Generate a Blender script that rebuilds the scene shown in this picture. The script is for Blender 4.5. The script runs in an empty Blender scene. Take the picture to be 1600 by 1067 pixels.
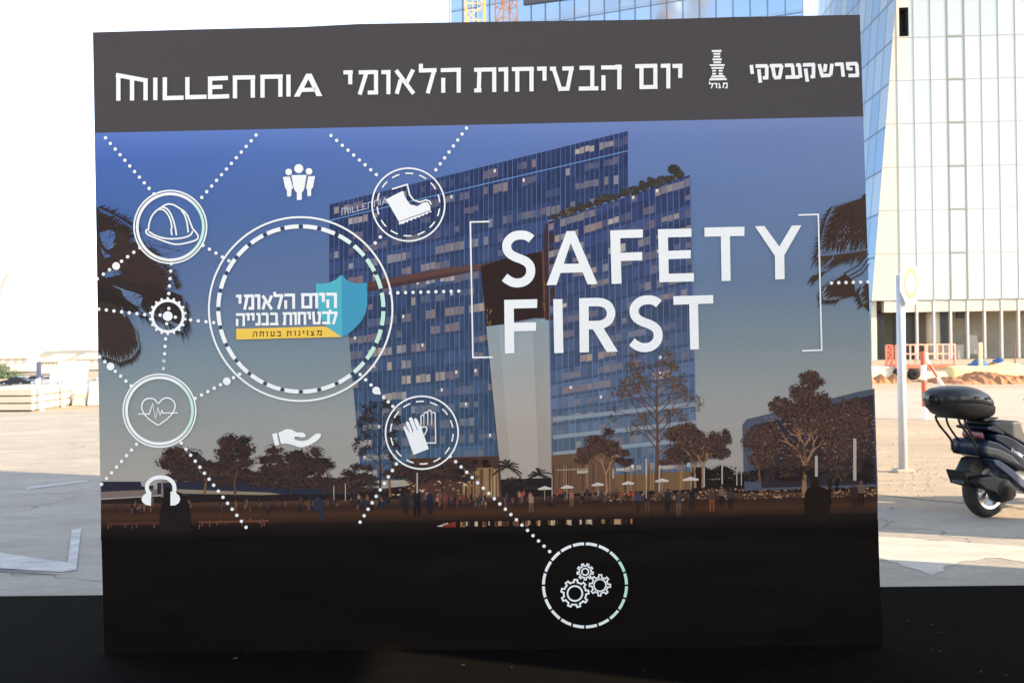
import bpy, math, random
from mathutils import Vector, Matrix
random.seed(7)
SC = bpy.context.scene
COL = SC.collection
R = math.radians

# ------------------------------------------------------------------ camera
FPX = 1556.0                      # focal length in photo pixels (photo is 1600 wide)
ROLL, PITCH = R(0.70), R(0.35)
CAM = Vector((0, 0, 1.6))
_F = Vector((0, math.cos(PITCH), math.sin(PITCH)))
_U0 = Vector((0, -math.sin(PITCH), math.cos(PITCH)))
_X = Vector((1, 0, 0))
_R = _X * math.cos(ROLL) - _U0 * math.sin(ROLL)
_U = _U0 * math.cos(ROLL) + _X * math.sin(ROLL)
cam = bpy.data.cameras.new('camera')
cam.sensor_width = 36.0
cam.lens = FPX / 1600 * 36.0
cam.clip_start, cam.clip_end = 0.1, 9000
cam.dof.use_dof = True
cam.dof.focus_distance = 5.3
cam.dof.aperture_fstop = 5.6
camo = bpy.data.objects.new('camera', cam)
COL.objects.link(camo)
camo.matrix_world = Matrix(((_R.x, _U.x, -_F.x, CAM.x), (_R.y, _U.y, -_F.y, CAM.y), (_R.z, _U.z, -_F.z, CAM.z), (0, 0, 0, 1)))
SC.camera = camo

# ------------------------------------------------------------------ light
SUN_EL = R(22)
SUN_H = Vector((0.93, -0.367)).normalized()           # horizontal direction towards the sun
W = bpy.data.worlds.new('World'); SC.world = W; W.use_nodes = True
nt = W.node_tree; nt.nodes.clear()
sky = nt.nodes.new('ShaderNodeTexSky'); sky.sky_type = 'NISHITA'; sky.sun_disc = False
sky.sun_elevation = SUN_EL
sky.sun_rotation = math.atan2(SUN_H.x, SUN_H.y)
sky.air_density = 0.85; sky.dust_density = 0.4; sky.ozone_density = 1.5
bg = nt.nodes.new('ShaderNodeBackground'); bg.inputs['Strength'].default_value = 0.145
wo = nt.nodes.new('ShaderNodeOutputWorld')
hz = nt.nodes.new('ShaderNodeHueSaturation'); hz.inputs['Saturation'].default_value = 0.6     # hazy summer sky
nt.links.new(sky.outputs[0], hz.inputs['Color']); nt.links.new(hz.outputs[0], bg.inputs[0]); nt.links.new(bg.outputs[0], wo.inputs[0])
sl = bpy.data.lights.new('sun', 'SUN'); sl.energy = 3.9; sl.angle = R(0.5); sl.color = (1.0, 0.80, 0.54)
so = bpy.data.objects.new('sun', sl); COL.objects.link(so)
_sd = Vector((SUN_H.x * math.cos(SUN_EL), SUN_H.y * math.cos(SUN_EL), math.sin(SUN_EL)))
so.rotation_euler = _sd.to_track_quat('Z', 'Y').to_euler(); so.location = (20, -8, 25)
SC.view_settings.view_transform = 'Standard'; SC.view_settings.look = 'None'
SC.view_settings.gamma = 1; SC.view_settings.exposure = 1.87

# ------------------------------------------------------------------ pixel rays (photo pixels to world)
def ray(u, v):
    return (_F + _R * ((u - 800) / FPX) + _U * ((533.5 - v) / FPX))
def ground(u, v, z=0.0):
    d = ray(u, v); return CAM + d * ((z - CAM.z) / d.z)
def at_y(u, v, Y):
    d = ray(u, v); return CAM + d * (Y / d.y)
def on_plane(u, v, P0, n):
    d = ray(u, v); return CAM + d * ((P0 - CAM).dot(n) / d.dot(n))

# ------------------------------------------------------------------ materials
def lin(c):
    return tuple(((x / 255) / 12.92 if x <= 10 else ((x / 255 + 0.055) / 1.055) ** 2.4) for x in c)
def mat(name, col, rough=0.6, metal=0.0, var=0.0, vscale=6.0, bump=0.0, bscale=60.0, spec=0.5, col2=None, coat=0.0, aniso=None, grit=0.0, crack=0.0):
    m = bpy.data.materials.new(name); m.use_nodes = True
    t = m.node_tree; b = t.nodes['Principled BSDF']
    b.inputs['Base Color'].default_value = (*col, 1); b.inputs['Roughness'].default_value = rough
    b.inputs['Metallic'].default_value = metal; b.inputs['Specular IOR Level'].default_value = spec
    b.inputs['Coat Weight'].default_value = coat
    if var or col2 or bump:
        tc = t.nodes.new('ShaderNodeTexCoord')
        mp = t.nodes.new('ShaderNodeMapping'); t.links.new(tc.outputs['Object'], mp.inputs[0])
        if aniso: mp.inputs['Scale'].default_value = aniso
    if var or col2:
        n = t.nodes.new('ShaderNodeTexNoise'); n.inputs['Scale'].default_value = vscale; n.inputs['Detail'].default_value = 8
        n.inputs['Roughness'].default_value = 0.65
        t.links.new(mp.outputs[0], n.inputs['Vector'])
        mx = t.nodes.new('ShaderNodeMix'); mx.data_type = 'RGBA'
        c2 = col2 if col2 else tuple(min(1, x * (1 + var)) for x in col)
        c1 = col if col2 else tuple(x * (1 - var) for x in col)
        mx.inputs[6].default_value = (*c1, 1); mx.inputs[7].default_value = (*c2, 1)
        rp = t.nodes.new('ShaderNodeMapRange'); rp.inputs[1].default_value = 0.3; rp.inputs[2].default_value = 0.7
        t.links.new(n.outputs[0], rp.inputs[0]); t.links.new(rp.outputs[0], mx.inputs[0])
        out = mx.outputs[2]
        def mul(o, fac_socket, lo_, hi_, a0, a1):
            r = t.nodes.new('ShaderNodeMapRange'); r.inputs[1].default_value = a0; r.inputs[2].default_value = a1; r.inputs[3].default_value = lo_; r.inputs[4].default_value = hi_
            t.links.new(fac_socket, r.inputs[0]); k = t.nodes.new('ShaderNodeMix'); k.data_type = 'RGBA'; k.blend_type = 'MULTIPLY'; k.inputs[0].default_value = 1
            t.links.new(o, k.inputs[6]); t.links.new(r.outputs[0], k.inputs[7]); return k.outputs[2]
        if grit:
            for s_, g_ in ((38, grit), (7, grit * .7), (.9, grit * .6)):
                gn = t.nodes.new('ShaderNodeTexNoise'); gn.inputs['Scale'].default_value = s_; gn.inputs['Detail'].default_value = 6; gn.inputs['Roughness'].default_value = .7
                t.links.new(mp.outputs[0], gn.inputs['Vector']); out = mul(out, gn.outputs[0], 1 - g_, 1 + g_ * .6, .35, .65)
        if crack:
            wn = t.nodes.new('ShaderNodeTexNoise'); wn.inputs['Scale'].default_value = 2.5; t.links.new(tc.outputs['Object'], wn.inputs['Vector'])
            va = t.nodes.new('ShaderNodeVectorMath'); va.operation = 'MULTIPLY_ADD'; va.inputs[1].default_value = (.5, .5, .5); t.links.new(wn.outputs['Color'], va.inputs[0]); t.links.new(tc.outputs['Object'], va.inputs[2])
            vo = t.nodes.new('ShaderNodeTexVoronoi'); vo.feature = 'DISTANCE_TO_EDGE'; vo.inputs['Scale'].default_value = .33; t.links.new(va.outputs[0], vo.inputs['Vector'])
            out = mul(out, vo.outputs['Distance'], 1 - crack, 1.0, .002, .006)
        t.links.new(out, b.inputs['Base Color'])
    if bump:
        n2 = t.nodes.new('ShaderNodeTexNoise'); n2.inputs['Scale'].default_value = bscale; n2.inputs['Detail'].default_value = 5
        t.links.new(mp.outputs[0], n2.inputs['Vector'])
        bp = t.nodes.new('ShaderNodeBump'); bp.inputs['Strength'].default_value = bump; bp.inputs['Distance'].default_value = 0.02
        t.links.new(n2.outputs[0], bp.inputs['Height']); t.links.new(bp.outputs[0], b.inputs['Normal'])
    return m

# ------------------------------------------------------------------ object helpers
ORG = {}
def tag(o, label=None, cat=None, group=None, kind=None):
    if label: o['label'] = label
    if cat: o['category'] = cat
    if group: o['group'] = group
    if kind: o['kind'] = kind
    return o
def empty(name, loc, label, cat, group=None, rz=0.0):
    o = bpy.data.objects.new(name, None); COL.objects.link(o)
    o.empty_display_size = 0.2
    o.location = loc; o.rotation_euler = (0, 0, rz)
    ORG[o.name] = Vector(loc) if rz == 0 else None
    return tag(o, label, cat, group)
class MB:
    def __init__(s): s.v, s.f = [], []
    def add(s, vs, fs):
        k = len(s.v); s.v += [tuple(p) for p in vs]; s.f += [tuple(i + k for i in f) for f in fs]
        return s
    def box(s, c, d, M=None):
        c = Vector(c); x, y, z = d[0] / 2, d[1] / 2, d[2] / 2
        vs = [Vector((i * x, j * y, k * z)) for i in (-1, 1) for j in (-1, 1) for k in (-1, 1)]
        if M is not None: vs = [M @ p for p in vs]
        return s.add([c + p for p in vs], [(0, 1, 3, 2), (4, 6, 7, 5), (0, 4, 5, 1), (2, 3, 7, 6), (0, 2, 6, 4), (1, 5, 7, 3)])
    def bar(s, a, b, w, h=None):                      # square bar from a to b
        a, b = Vector(a), Vector(b); h = h or w; d = (b - a)
        q = d.to_track_quat('Z', 'Y').to_matrix()
        return s.box((a + b) / 2, (w, h, d.length), q)
    def tube(s, pts, r, n=10, cap=True):
        pts = [Vector(p) for p in pts]; rs = r if isinstance(r, (list, tuple)) else [r] * len(pts)
        vs, fs = [], []
        up = None
        for i, p in enumerate(pts):
            d = (pts[min(i + 1, len(pts) - 1)] - pts[max(i - 1, 0)]).normalized()
            if up is None or abs(up.dot(d)) > .95: up = Vector((0, 0, 1)) if abs(d.z) < .9 else Vector((1, 0, 0))
            a = d.cross(up).normalized(); up = a.cross(d).normalized()
            vs += [p + (a * math.cos(2 * math.pi * k / n) + up * math.sin(2 * math.pi * k / n)) * rs[i] for k in range(n)]
        for i in range(len(pts) - 1):
            fs += [(i * n + k, i * n + (k + 1) % n, (i + 1) * n + (k + 1) % n, (i + 1) * n + k) for k in range(n)]
        if cap: fs += [tuple(range(n))[::-1], tuple((len(pts) - 1) * n + k for k in range(n))]
        return s.add(vs, fs)
    def prism(s, poly, off):                          # closed extrusion of 3-d outline by vector off
        n = len(poly); poly = [Vector(p) for p in poly]; off = Vector(off)
        return s.add(poly + [p + off for p in poly], [tuple(range(n)), tuple(range(2 * n - 1, n - 1, -1))] + [(i, i + n, (i + 1) % n + n, (i + 1) % n) for i in range(n)])
    def puff(s, poly, hw, rnd=0.5, y0=0.0):           # rounded slab: outline in the xz plane, half width hw along y
        n = len(poly); cx = sum(p[0] for p in poly) / n; cz = sum(p[1] for p in poly) / n
        lay = [(-1, 1 - .30 * rnd), (-.93, 1 - .12 * rnd), (-.75, 1 - .03 * rnd), (-.4, 1), (.4, 1), (.75, 1 - .03 * rnd), (.93, 1 - .12 * rnd), (1, 1 - .30 * rnd)]
        vs = [(cx + (p[0] - cx) * k, y0 + t * hw, cz + (p[1] - cz) * k) for t, k in lay for p in poly]
        fs = [tuple(range(n)), tuple(range(len(lay) * n - 1, (len(lay) - 1) * n - 1, -1))]
        for j in range(len(lay) - 1):
            fs += [(j * n + i, (j + 1) * n + i, (j + 1) * n + (i + 1) % n, j * n + (i + 1) % n) for i in range(n)]
        return s.add(vs, fs)
    def lathe_y(s, c, prof, n=40):                    # profile (r, y) swept round the y axis through c
        c = Vector(c); k = len(prof)
        vs = [c + Vector((r * math.cos(2 * math.pi * i / n), y, r * math.sin(2 * math.pi * i / n))) for i in range(n) for r, y in prof]
        fs = [(i * k + j, ((i + 1) % n) * k + j, ((i + 1) % n) * k + (j + 1) % k, i * k + (j + 1) % k) for i in range(n) for j in range(k)]
        return s.add(vs, fs)
    def build(s, name, m, parent=None, smooth=False, loc=None):
        me = bpy.data.meshes.new(name)
        o = bpy.data.objects.new(name, me); COL.objects.link(o)
        off = Vector((0, 0, 0))
        if parent is not None:
            o.parent = parent; r = parent
            while r.parent: r = r.parent
            off = ORG.get(r.name) or Vector((0, 0, 0))
        elif loc is not None:
            off = Vector(loc); o.location = off; ORG[o.name] = off
        me.from_pydata([tuple(Vector(p) - off) for p in s.v], [], s.f)
        me.materials.append(m)
        if smooth:
            for p in me.polygons: p.use_smooth = True
        me.update()
        return o
def bevel(o, w, seg=2, ang=35):
    b = o.modifiers.new('bevel', 'BEVEL'); b.width = w; b.segments = seg; b.limit_method = 'ANGLE'; b.angle_limit = R(ang)
    return o
def sstep(x): x = max(0., min(1., x)); return x * x * (3 - 2 * x)
# ================================================================== ground and setting
def terrain(x, y):
    drop = 3.5 * sstep((y - 38) / 60) * sstep((-x - 4) / 10)
    far = 0.0
    return -drop - far
def edges(a, b, n, p=2.2):
    return [a + (b - a) * (i / n) ** p for i in range(n + 1)]
xs = sorted(set([-x for x in edges(0, 3500, 36, 2.6)] + edges(0, 3500, 36, 2.6)))
ys = [-60, -30, -12, -4] + edges(0, 6000, 60, 2.8)
g = MB()
g.add([(x, y, terrain(x, y)) for y in ys for x in xs], [(j * len(xs) + i, j * len(xs) + i + 1, (j + 1) * len(xs) + i + 1, (j + 1) * len(xs) + i) for j in range(len(ys) - 1) for i in range(len(xs) - 1)])
M_SAND = mat('sandy_soil', (0.30, 0.235, 0.165), 0.95, col2=(0.42, 0.33, 0.235), vscale=0.35, bump=0.6, bscale=9, aniso=(.7, 1.4, 1), grit=.16)
tag(g.build('ground', M_SAND, smooth=True), kind='structure')

M_ASPH = mat('old_asphalt', (0.31, 0.275, 0.228), 0.92, col2=(0.43, 0.385, 0.32), vscale=1.1, bump=0.6, bscale=140, aniso=(.5, 1.6, 1), grit=.15, crack=.35)
def sheet(name, pts, m, z=0.004, kind='structure'):
    b = MB(); b.add([(p[0], p[1], z) for p in pts], [tuple(range(len(pts)))]); o = b.build(name, m); return tag(o, kind=kind)
# asphalt apron: all of the left, a strip on the right; its far edge is uneven
random.seed(3)
ap = [(-30, -40), (30, -40), (30, 8.6), (12, 8.9)]
p0, p1 = ground(1640, 818), ground(1376, 792)
for i in range(1, 25):
    t = i / 24; ap.append((p0.x + (p1.x - p0.x) * t, p0.y + (p1.y - p0.y) * t + random.uniform(-.08, .08)))
ap += [(2.5, 12), (-1, 24), (-4, 27), (-13, 27.6), (-20, 27.2), (-34, 27.8)]
sheet('asphalt_road', ap, M_ASPH)
# a trodden lane crossing on the right, paler than the soil
lane = [ground(1330, 654), ground(1680, 662), ground(1680, 606), ground(1330, 609)]
sheet('dirt_road', lane, mat('packed_dirt', (0.40, 0.33, 0.27), 0.95, var=.12, vscale=.8, bump=.3, bscale=20, grit=.1), 0.004)
# ragged pale patch, then a browner dusty one, on the right
def ragged_patch(name, px, col, z):
    pts = []
    P = [ground(*p) for p in px]
    for i in range(len(P)):
        a, b = P[i], P[(i + 1) % len(P)]
        k = max(2, int((b - a).length / .08))
        for j in range(k):
            q = a.lerp(b, j / k); pts.append((q.x + random.uniform(-.025, .025), q.y + random.uniform(-.03, .03)))
    return sheet(name, pts, mat(name, col, .95, var=.16, vscale=3, bump=.4, bscale=60, aniso=(.4, 1.8, 1), grit=.16), z)
ragged_patch('pale_ground_mark', [(1340, 838), (1480, 846), (1650, 860), (1650, 884), (1560, 874), (1505, 876), (1456, 900), (1340, 860)], (0.50, 0.46, 0.39), 0.0066)
ragged_patch('dust_patch', [(1340, 700), (1480, 712), (1650, 730), (1650, 800), (1500, 786), (1340, 770)], (0.36, 0.285, 0.20), 0.0048)
# painted marks on the left
M_PAINT = mat('worn_road_paint', (0.44, 0.425, 0.40), .85, var=.3, vscale=4, bump=.3, bscale=80)
def paint(px, z=0.009):
    return sheet('pale_ground_mark', [ground(*p) for p in px], M_PAINT, z)
paint([(40, 762.5), (136, 751), (137, 753), (41, 765.5)])
paint([(-60, 852), (0, 864), (62, 874), (106, 880), (112, 829), (127, 826), (119, 892), (96, 895), (0, 889), (-60, 882)])
sheet('tar_seam', [ground(*p) for p in [(-60, 883), (0, 889), (98, 899), (60, 899), (0, 895), (-60, 890)]], mat('tar', (.10, .10, .10), .8, var=.3, vscale=8), 0.006)
# black carpet laid over the paving under the wall
cl, cr = ground(-40, 937.2), ground(1640, 919.5)
s_ = (cr.y - cl.y) / (cr.x - cl.x)
M_CARP = mat('black_carpet', (0.0060, 0.0052, 0.0045), 0.95, var=.25, vscale=7, bump=.5, bscale=400, spec=.02)
cb = MB(); x0, x1 = -4.6, 5.2
yb = lambda x: cl.y + (x - cl.x) * s_
cb.prism([(x0, 1.6, 0.004), (x1, 1.6, 0.004), (x1, yb(x1), 0.004), (x0, yb(x0), 0.004)], (0, 0, 0.022))
co = cb.build('carpet', M_CARP)
bevel(co, .006, 1)
tag(co, 'black event carpet laid on the asphalt under the big printed wall', 'carpet')
# pale lint on the carpet
random.seed(11)
lint = MB()
for i in range(16):
    q = ground(random.gauss(1460, 70), random.uniform(945, 1040))if i % 2 else ground(random.uniform(0, 1600), random.uniform(1025, 1064))
    a = random.uniform(0, 3.14); l = random.uniform(.004, .012); w = .0025
    dx, dy = math.cos(a) * l, math.sin(a) * l
    lint.prism([(q.x - dx, q.y - dy, .027), (q.x + dx, q.y + dy, .027), (q.x + dx - dy * .3, q.y + dy + dx * .3, .028)], (0, 0, .0015))
tag(lint.build('lint', mat('lint', (.16, .15, .13), .9)), 'pale lint scattered over the black carpet', 'lint', kind='stuff')
# pebbles and rubble on the soil
random.seed(5)
peb = MB()
for i in range(300):
    u = random.uniform(1375, 1640); v = random.uniform(668, 800) if i > 150 else random.gauss(738, 14)
    if v < 640: continue
    q = ground(u, v); r = random.uniform(.006, .02) * (1.6 if random.random() < .1 else 1)
    vs = [q + Vector((math.cos(k * 1.047 + i) * r * random.uniform(.6, 1.2), math.sin(k * 1.047 + i) * r * random.uniform(.6, 1.2), 0.012)) for k in range(6)]
    peb.add(vs + [q + Vector((0, 0, r * .8 + .012))], [(k, (k + 1) % 6, 6) for k in range(6)])
tag(peb.build('rubble', mat('rubble', (.36, .29, .21), .95, var=.35, vscale=2)), 'small stones lying on the bare soil round the sign post', 'stones', kind='stuff')

# far hills
M_HILL = mat('far_hills', (0.20, 0.19, 0.16), 1.0, col2=(.30, .27, .21), vscale=.01)
random.seed(21)
hb = MB(); hx = [-3600 + i * 60 for i in range(90)]
hh = [10 + 9 * math.sin(i * .31) + 5 * math.sin(i * .83 + 1) + random.uniform(-2, 2) for i in range(90)]
hb.add([(x, 2600, -6) for x in hx] + [(x, 2750, max(3, h)) for x, h in zip(hx, hh)] + [(x, 3300, -6) for x in hx],
       [(r * 90 + i, r * 90 + i + 1, r * 90 + 90 + i + 1, r * 90 + 90 + i) for r in (0, 1) for i in range(89)])
tag(hb.build('hills', M_HILL, smooth=True), kind='structure')

# ================================================================== unseen block added beside the carpet to throw shade, gapped for sun patches
HX = 7.0
M_CASTER = mat('caster_pale', (0.72, 0.69, 0.63), .9, var=.08, vscale=2, bump=.2, bscale=40)  # pale to bounce light onto the printed wall
caster = empty('shade_caster', (HX, 2, 0), 'unseen tall block added right of the carpet to cast shade, with gaps that let sun through', 'building')
def wallbox(y0, y1, z0, z1, b):
    b.box((HX + .2, (y0 + y1) / 2, (z0 + z1) / 2), (.4, y1 - y0, z1 - z0))
EDGE, DO0, DO1, DH = 7.92, 5.52, 6.90, 2.75
WY0, WY1, WZ0, WZ1 = 0.2, 2.2, 2.35, 3.55
H = 7.6; HY0 = -2.5; HD = 5.0
wb = MB()
wallbox(HY0, WY0, 0, H, wb)
wallbox(WY0, WY1, 0, WZ0, wb); wallbox(WY0, WY1, WZ1, H, wb)
wallbox(WY1, DO0, 0, H, wb); wallbox(DO0, DO1, DH, H, wb); wallbox(DO1, EDGE, 0, H, wb)
SL = SUN_H.y / SUN_H.x                                    # end walls run along the sun so they add no shade
wb.prism([(HX + .41, EDGE - .01, 0), (HX + HD, EDGE + SL * HD, 0), (HX + HD, EDGE + SL * HD - .4, 0), (HX + .41, EDGE - .4, 0)], (0, 0, H))
wb.prism([(HX + .41, HY0 + .4, 0), (HX + HD, HY0 + .4 + SL * HD, 0), (HX + HD, HY0 + SL * HD, 0), (HX + .41, HY0 + .01, 0)], (0, 0, H))
wb.build('wall', M_CASTER, caster)
rb = MB(); rb.prism([(HX - .3, HY0 - .3, H), (HX + HD, HY0 - .3 + SL * HD, H), (HX + HD, EDGE + SL * HD, H), (HX - .3, EDGE + .0, H)], (0, 0, .3)); rb.build('roof', mat('roof_felt', (.2, .2, .2), .9), caster)
# ================================================================== the printed wall
BL, BR = ground(163, 1020, .026), ground(1380, 1008, .026)
BEX = (BR - BL).normalized(); BW = (BR - BL).length
LEAN = R(1.1)
BN0 = Vector((BEX.y, -BEX.x, 0)).normalized()          # towards the camera
if BN0.y > 0: BN0 = -BN0
BUP = (Vector((0, 0, 1)) * math.cos(LEAN) - BN0 * math.sin(LEAN)).normalized()
BN = BEX.cross(BUP)
if BN.y > 0: BN = -BN
def P(u, v, z=0.0):                                    # photo pixel on the face of the wall, z = metres proud of it
    return on_plane(u, v, BL, BN) + BN * z
WALL = empty('display_wall', (BL + BR) / 2, 'huge freestanding printed display wall with SAFETY FIRST over a dusk picture of a glass tower', 'display wall')

def inkmat(name):
    m = bpy.data.materials.new(name); m.use_nodes = True; t = m.node_tree; b = t.nodes['Principled BSDF']
    a = t.nodes.new('ShaderNodeVertexColor'); a.layer_name = 'ink'
    tc = t.nodes.new('ShaderNodeTexCoord')
    mp = t.nodes.new('ShaderNodeMapping'); mp.inputs['Scale'].default_value = (30, 1, 220)
    n = t.nodes.new('ShaderNodeTexNoise'); n.inputs['Scale'].default_value = 1.0; n.inputs['Detail'].default_value = 3
    t.links.new(tc.outputs['Object'], mp.inputs[0]); t.links.new(mp.outputs[0], n.inputs['Vector'])
    mr = t.nodes.new('ShaderNodeMapRange'); mr.inputs[1].default_value = .3; mr.inputs[2].default_value = .7; mr.inputs[3].default_value = .965; mr.inputs[4].default_value = 1.03
    t.links.new(n.outputs[0], mr.inputs[0])
    mx = t.nodes.new('ShaderNodeMix'); mx.data_type = 'RGBA'; mx.blend_type = 'MULTIPLY'; mx.inputs[0].default_value = 1
    t.links.new(a.outputs[0], mx.inputs[6]); t.links.new(mr.outputs[0], mx.inputs[7]); t.links.new(mx.outputs[2], b.inputs['Base Color'])
    mp2 = t.nodes.new('ShaderNodeMapping'); mp2.inputs['Scale'].default_value = (.8, 1, 2.2)
    n2 = t.nodes.new('ShaderNodeTexNoise'); n2.inputs['Scale'].default_value = 1.3; n2.inputs['Detail'].default_value = 2
    t.links.new(tc.outputs['Object'], mp2.inputs[0]); t.links.new(mp2.outputs[0], n2.inputs['Vector'])
    bp = t.nodes.new('ShaderNodeBump'); bp.inputs['Strength'].default_value = .35; bp.inputs['Distance'].default_value = .05
    t.links.new(n2.outputs[0], bp.inputs['Height']); t.links.new(bp.outputs[0], b.inputs['Normal'])
    b.inputs['Roughness'].default_value = INK_ROUGH; b.inputs['Specular IOR Level'].default_value = INK_SPEC
    return m
INK_ROUGH, INK_SPEC = 0.38, 0.05
GAIN, GLOSS = (.96, 1.03, 1.12), 0.0                                  # scene light on the wall: picture value of a white print, and the sheen on top
M_INK = inkmat('printed_vinyl')
def ink(c):
    l = lin(c); return tuple(max(.003, min(.90, (x - GLOSS) / g)) for x, g in zip(l, GAIN))
class Ink:
    """flat print on the wall's face: polygons in photo pixels with their own ink colour, each a hair proud of the last"""
    def __init__(s, z0): s.z0, s.k, s.v, s.f, s.c, s.lv, s.rand, s.step = z0, 0, [], [], [], None, 0, 0.000006
    def z(s):
        if s.lv is not None: return s.z0 + s.lv * 0.00009
        if s.rand: return s.z0 + random.random() * s.rand
        s.k += 1; return s.z0 + s.k * s.step
    def poly(s, pts, c):
        z = s.z(); k = len(s.v); s.v += [P(p[0], p[1], z) for p in pts]; s.f.append(tuple(range(k, k + len(pts))))
        cc = ink(c) if not isinstance(c[0], (tuple, list)) else None
        s.c += [cc] * len(pts) if cc else [ink(x) for x in c]
        return s
    def quads(s, A, B, c, closed=False):
        z = s.z(); n = len(A); k = len(s.v)
        s.v += [P(p[0], p[1], z) for p in A] + [P(p[0], p[1], z) for p in B]
        for i in range(n if closed else n - 1):
            j = (i + 1) % n; s.f.append((k + i, k + j, k + n + j, k + n + i))
        cs = [ink(c)] * n if not isinstance(c[0], (tuple, list)) else [ink(x) for x in c]
        s.c += cs + cs
        return s
    def stroke(s, pts, w, c, closed=False):
        n = len(pts); A, B = [], []
        for i, p in enumerate(pts):
            q0 = pts[i - 1] if (i or closed) else None; q1 = pts[(i + 1) % n] if (i < n - 1 or closed) else None
            def nrm(a, b):
                dx, dy = b[0] - a[0], b[1] - a[1]; l = math.hypot(dx, dy) or 1e-6; return (-dy / l, dx / l)
            if q0 is None: m = nrm(p, q1); k = 1
            elif q1 is None: m = nrm(q0, p); k = 1
            else:
                a, b = nrm(q0, p), nrm(p, q1); mx, my = a[0] + b[0], a[1] + b[1]; l = math.hypot(mx, my)
                if l < .3: m = b; k = 1
                else:
                    m = (mx / l, my / l); k = min(2.2, 1 / max(.35, (m[0] * a[0] + m[1] * a[1])))
            h = w / 2 * k
            A.append((p[0] + m[0] * h, p[1] + m[1] * h)); B.append((p[0] - m[0] * h, p[1] - m[1] * h))
        return s.quads(A, B, c, closed)
    def disc(s, x, y, r, c, n=18, ry=None):
        return s.poly([(x + r * math.cos(2 * math.pi * i / n), y + (ry or r) * math.sin(2 * math.pi * i / n)) for i in range(n)], c)
    def arc(s, x, y, r, w, a0, a1, c, n=None, ry=None):
        n = n or max(3, int(abs(a1 - a0) / 6)); ry = ry or r; A, B, C = [], [], []
        for i in range(n + 1):
            a = R(a0 + (a1 - a0) * i / n); ca, sa = math.cos(a), -math.sin(a)
            A.append((x + (r + w / 2) * ca, y + (ry + w / 2) * sa)); B.append((x + (r - w / 2) * ca, y + (ry - w / 2) * sa))
            if callable(c): C.append(c(math.degrees(a)))
        return s.quads(A, B, C if callable(c) else c)
    def dots(s, a, b, n, r, c):
        for i in range(n):
            t = i / max(1, n - 1); s.disc(a[0] + (b[0] - a[0]) * t, a[1] + (b[1] - a[1]) * t, r, c, 14)
    def build(s, name, parent, label=None):
        me = bpy.data.meshes.new(name); o = bpy.data.objects.new(name, me); COL.objects.link(o); o.parent = parent
        off = ORG[WALL.name]
        me.from_pydata([tuple(p - off) for p in s.v], [], s.f)
        at = me.color_attributes.new('ink', 'FLOAT_COLOR', 'POINT')
        for i, c in enumerate(s.c): at.data[i].color = (*c, 1)
        # make every face look at the camera side
        me.update()
        bad = [p for p in me.polygons if p.normal.dot(BN) < 0]
        for p in bad: p.flip()
        me.materials.append(M_INK); me.update()
        if label: o['label'] = label
        return o
def crop(x0, y0, s):
    return lambda *pp: [(x0 + p[0] / s, y0 + p[1] / s) for p in pp]
def mixc(a, b, t): return tuple(a[i] + (b[i] - a[i]) * t for i in range(3))
WHITE = (243, 240, 240)
TINT = (196, 232, 218)

# carcass: thick panel with a timber frame and raking struts behind
outline = [(145, 51), (300, 46.5), (470, 42.5), (560, 38), (800, 34), (1000, 31.5), (1150, 27), (1343.5, 23.6),
           (1349, 190), (1358, 470), (1368, 740), (1374.5, 900), (1380, 1008), (1100, 1011), (800, 1013.5), (400, 1017.5), (163, 1020),
           (157.5, 800), (154, 600), (151, 400), (147.5, 200)]
cb = MB(); cb.prism([P(u, v, -.001) for u, v in outline], -BN * .05)
body = cb.build('panel', mat('board_edge', (.06, .055, .055), .7, var=.1, vscale=5), WALL)
fb = MB()
for u in (165, 560, 960, 1335):
    fb.bar(P(u + 5, 70, -.08), P(u + 14, 1000, -.08), .06)
for v in (70, 540, 985):
    fb.bar(P(185, v, -.14), P(1345, v - 14, -.14), .06)
M_TIMB = mat('bare_timber', (.40, .28, .16), .8, var=.15, vscale=9, aniso=(1, 1, .2))
fb.build('frame', M_TIMB, WALL)
for u in (300, 760, 1230):
    sb = MB(); q = P(u, 300, -.17); e = P(u, 1005, -.17)
    sb.bar(q, (e.x, e.y + .68, .06), .05); sb.bar((e.x, e.y + .02, .06), (e.x, e.y + .74, .06), .05)
    sb.build('brace', M_TIMB, WALL)

# --- header band, picture sky, base band (one continuous print, header ink lightened to stand in for gloss)
def edge_l(v):
    pts = [outline[0]] + outline[:-6:-1][::1]
    L = [(51, 145), (200, 147.5), (400, 151), (600, 154), (800, 157.5), (1020, 163)]
    for (a, xa), (b, xb) in zip(L, L[1:]):
        if v <= b: return xa + (xb - xa) * (v - a) / (b - a)
    return 163
def edge_r(v):
    L = [(23.6, 1343.5), (190, 1349), (470, 1358), (740, 1368), (900, 1374.5), (1008, 1380)]
    for (a, xa), (b, xb) in zip(L, L[1:]):
        if v <= b: return xa + (xb - xa) * (v - a) / (b - a)
    return 1380
hd = lambda u: 208 + (182.5 - 208) * (u - 148) / (1347 - 148)
bs = lambda u: 832 + (811 - 832) * (u - 158) / (1372 - 158)
top = outline[:8]; bot = outline[12:17]
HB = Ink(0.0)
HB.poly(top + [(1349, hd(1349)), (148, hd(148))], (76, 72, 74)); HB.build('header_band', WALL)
BB = Ink(0.0)
BB.poly([(158, bs(158)), (1372, bs(1372)), (1374.5, 900)] + bot, (17, 13, 11)); BB.build('base_band', WALL)

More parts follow.
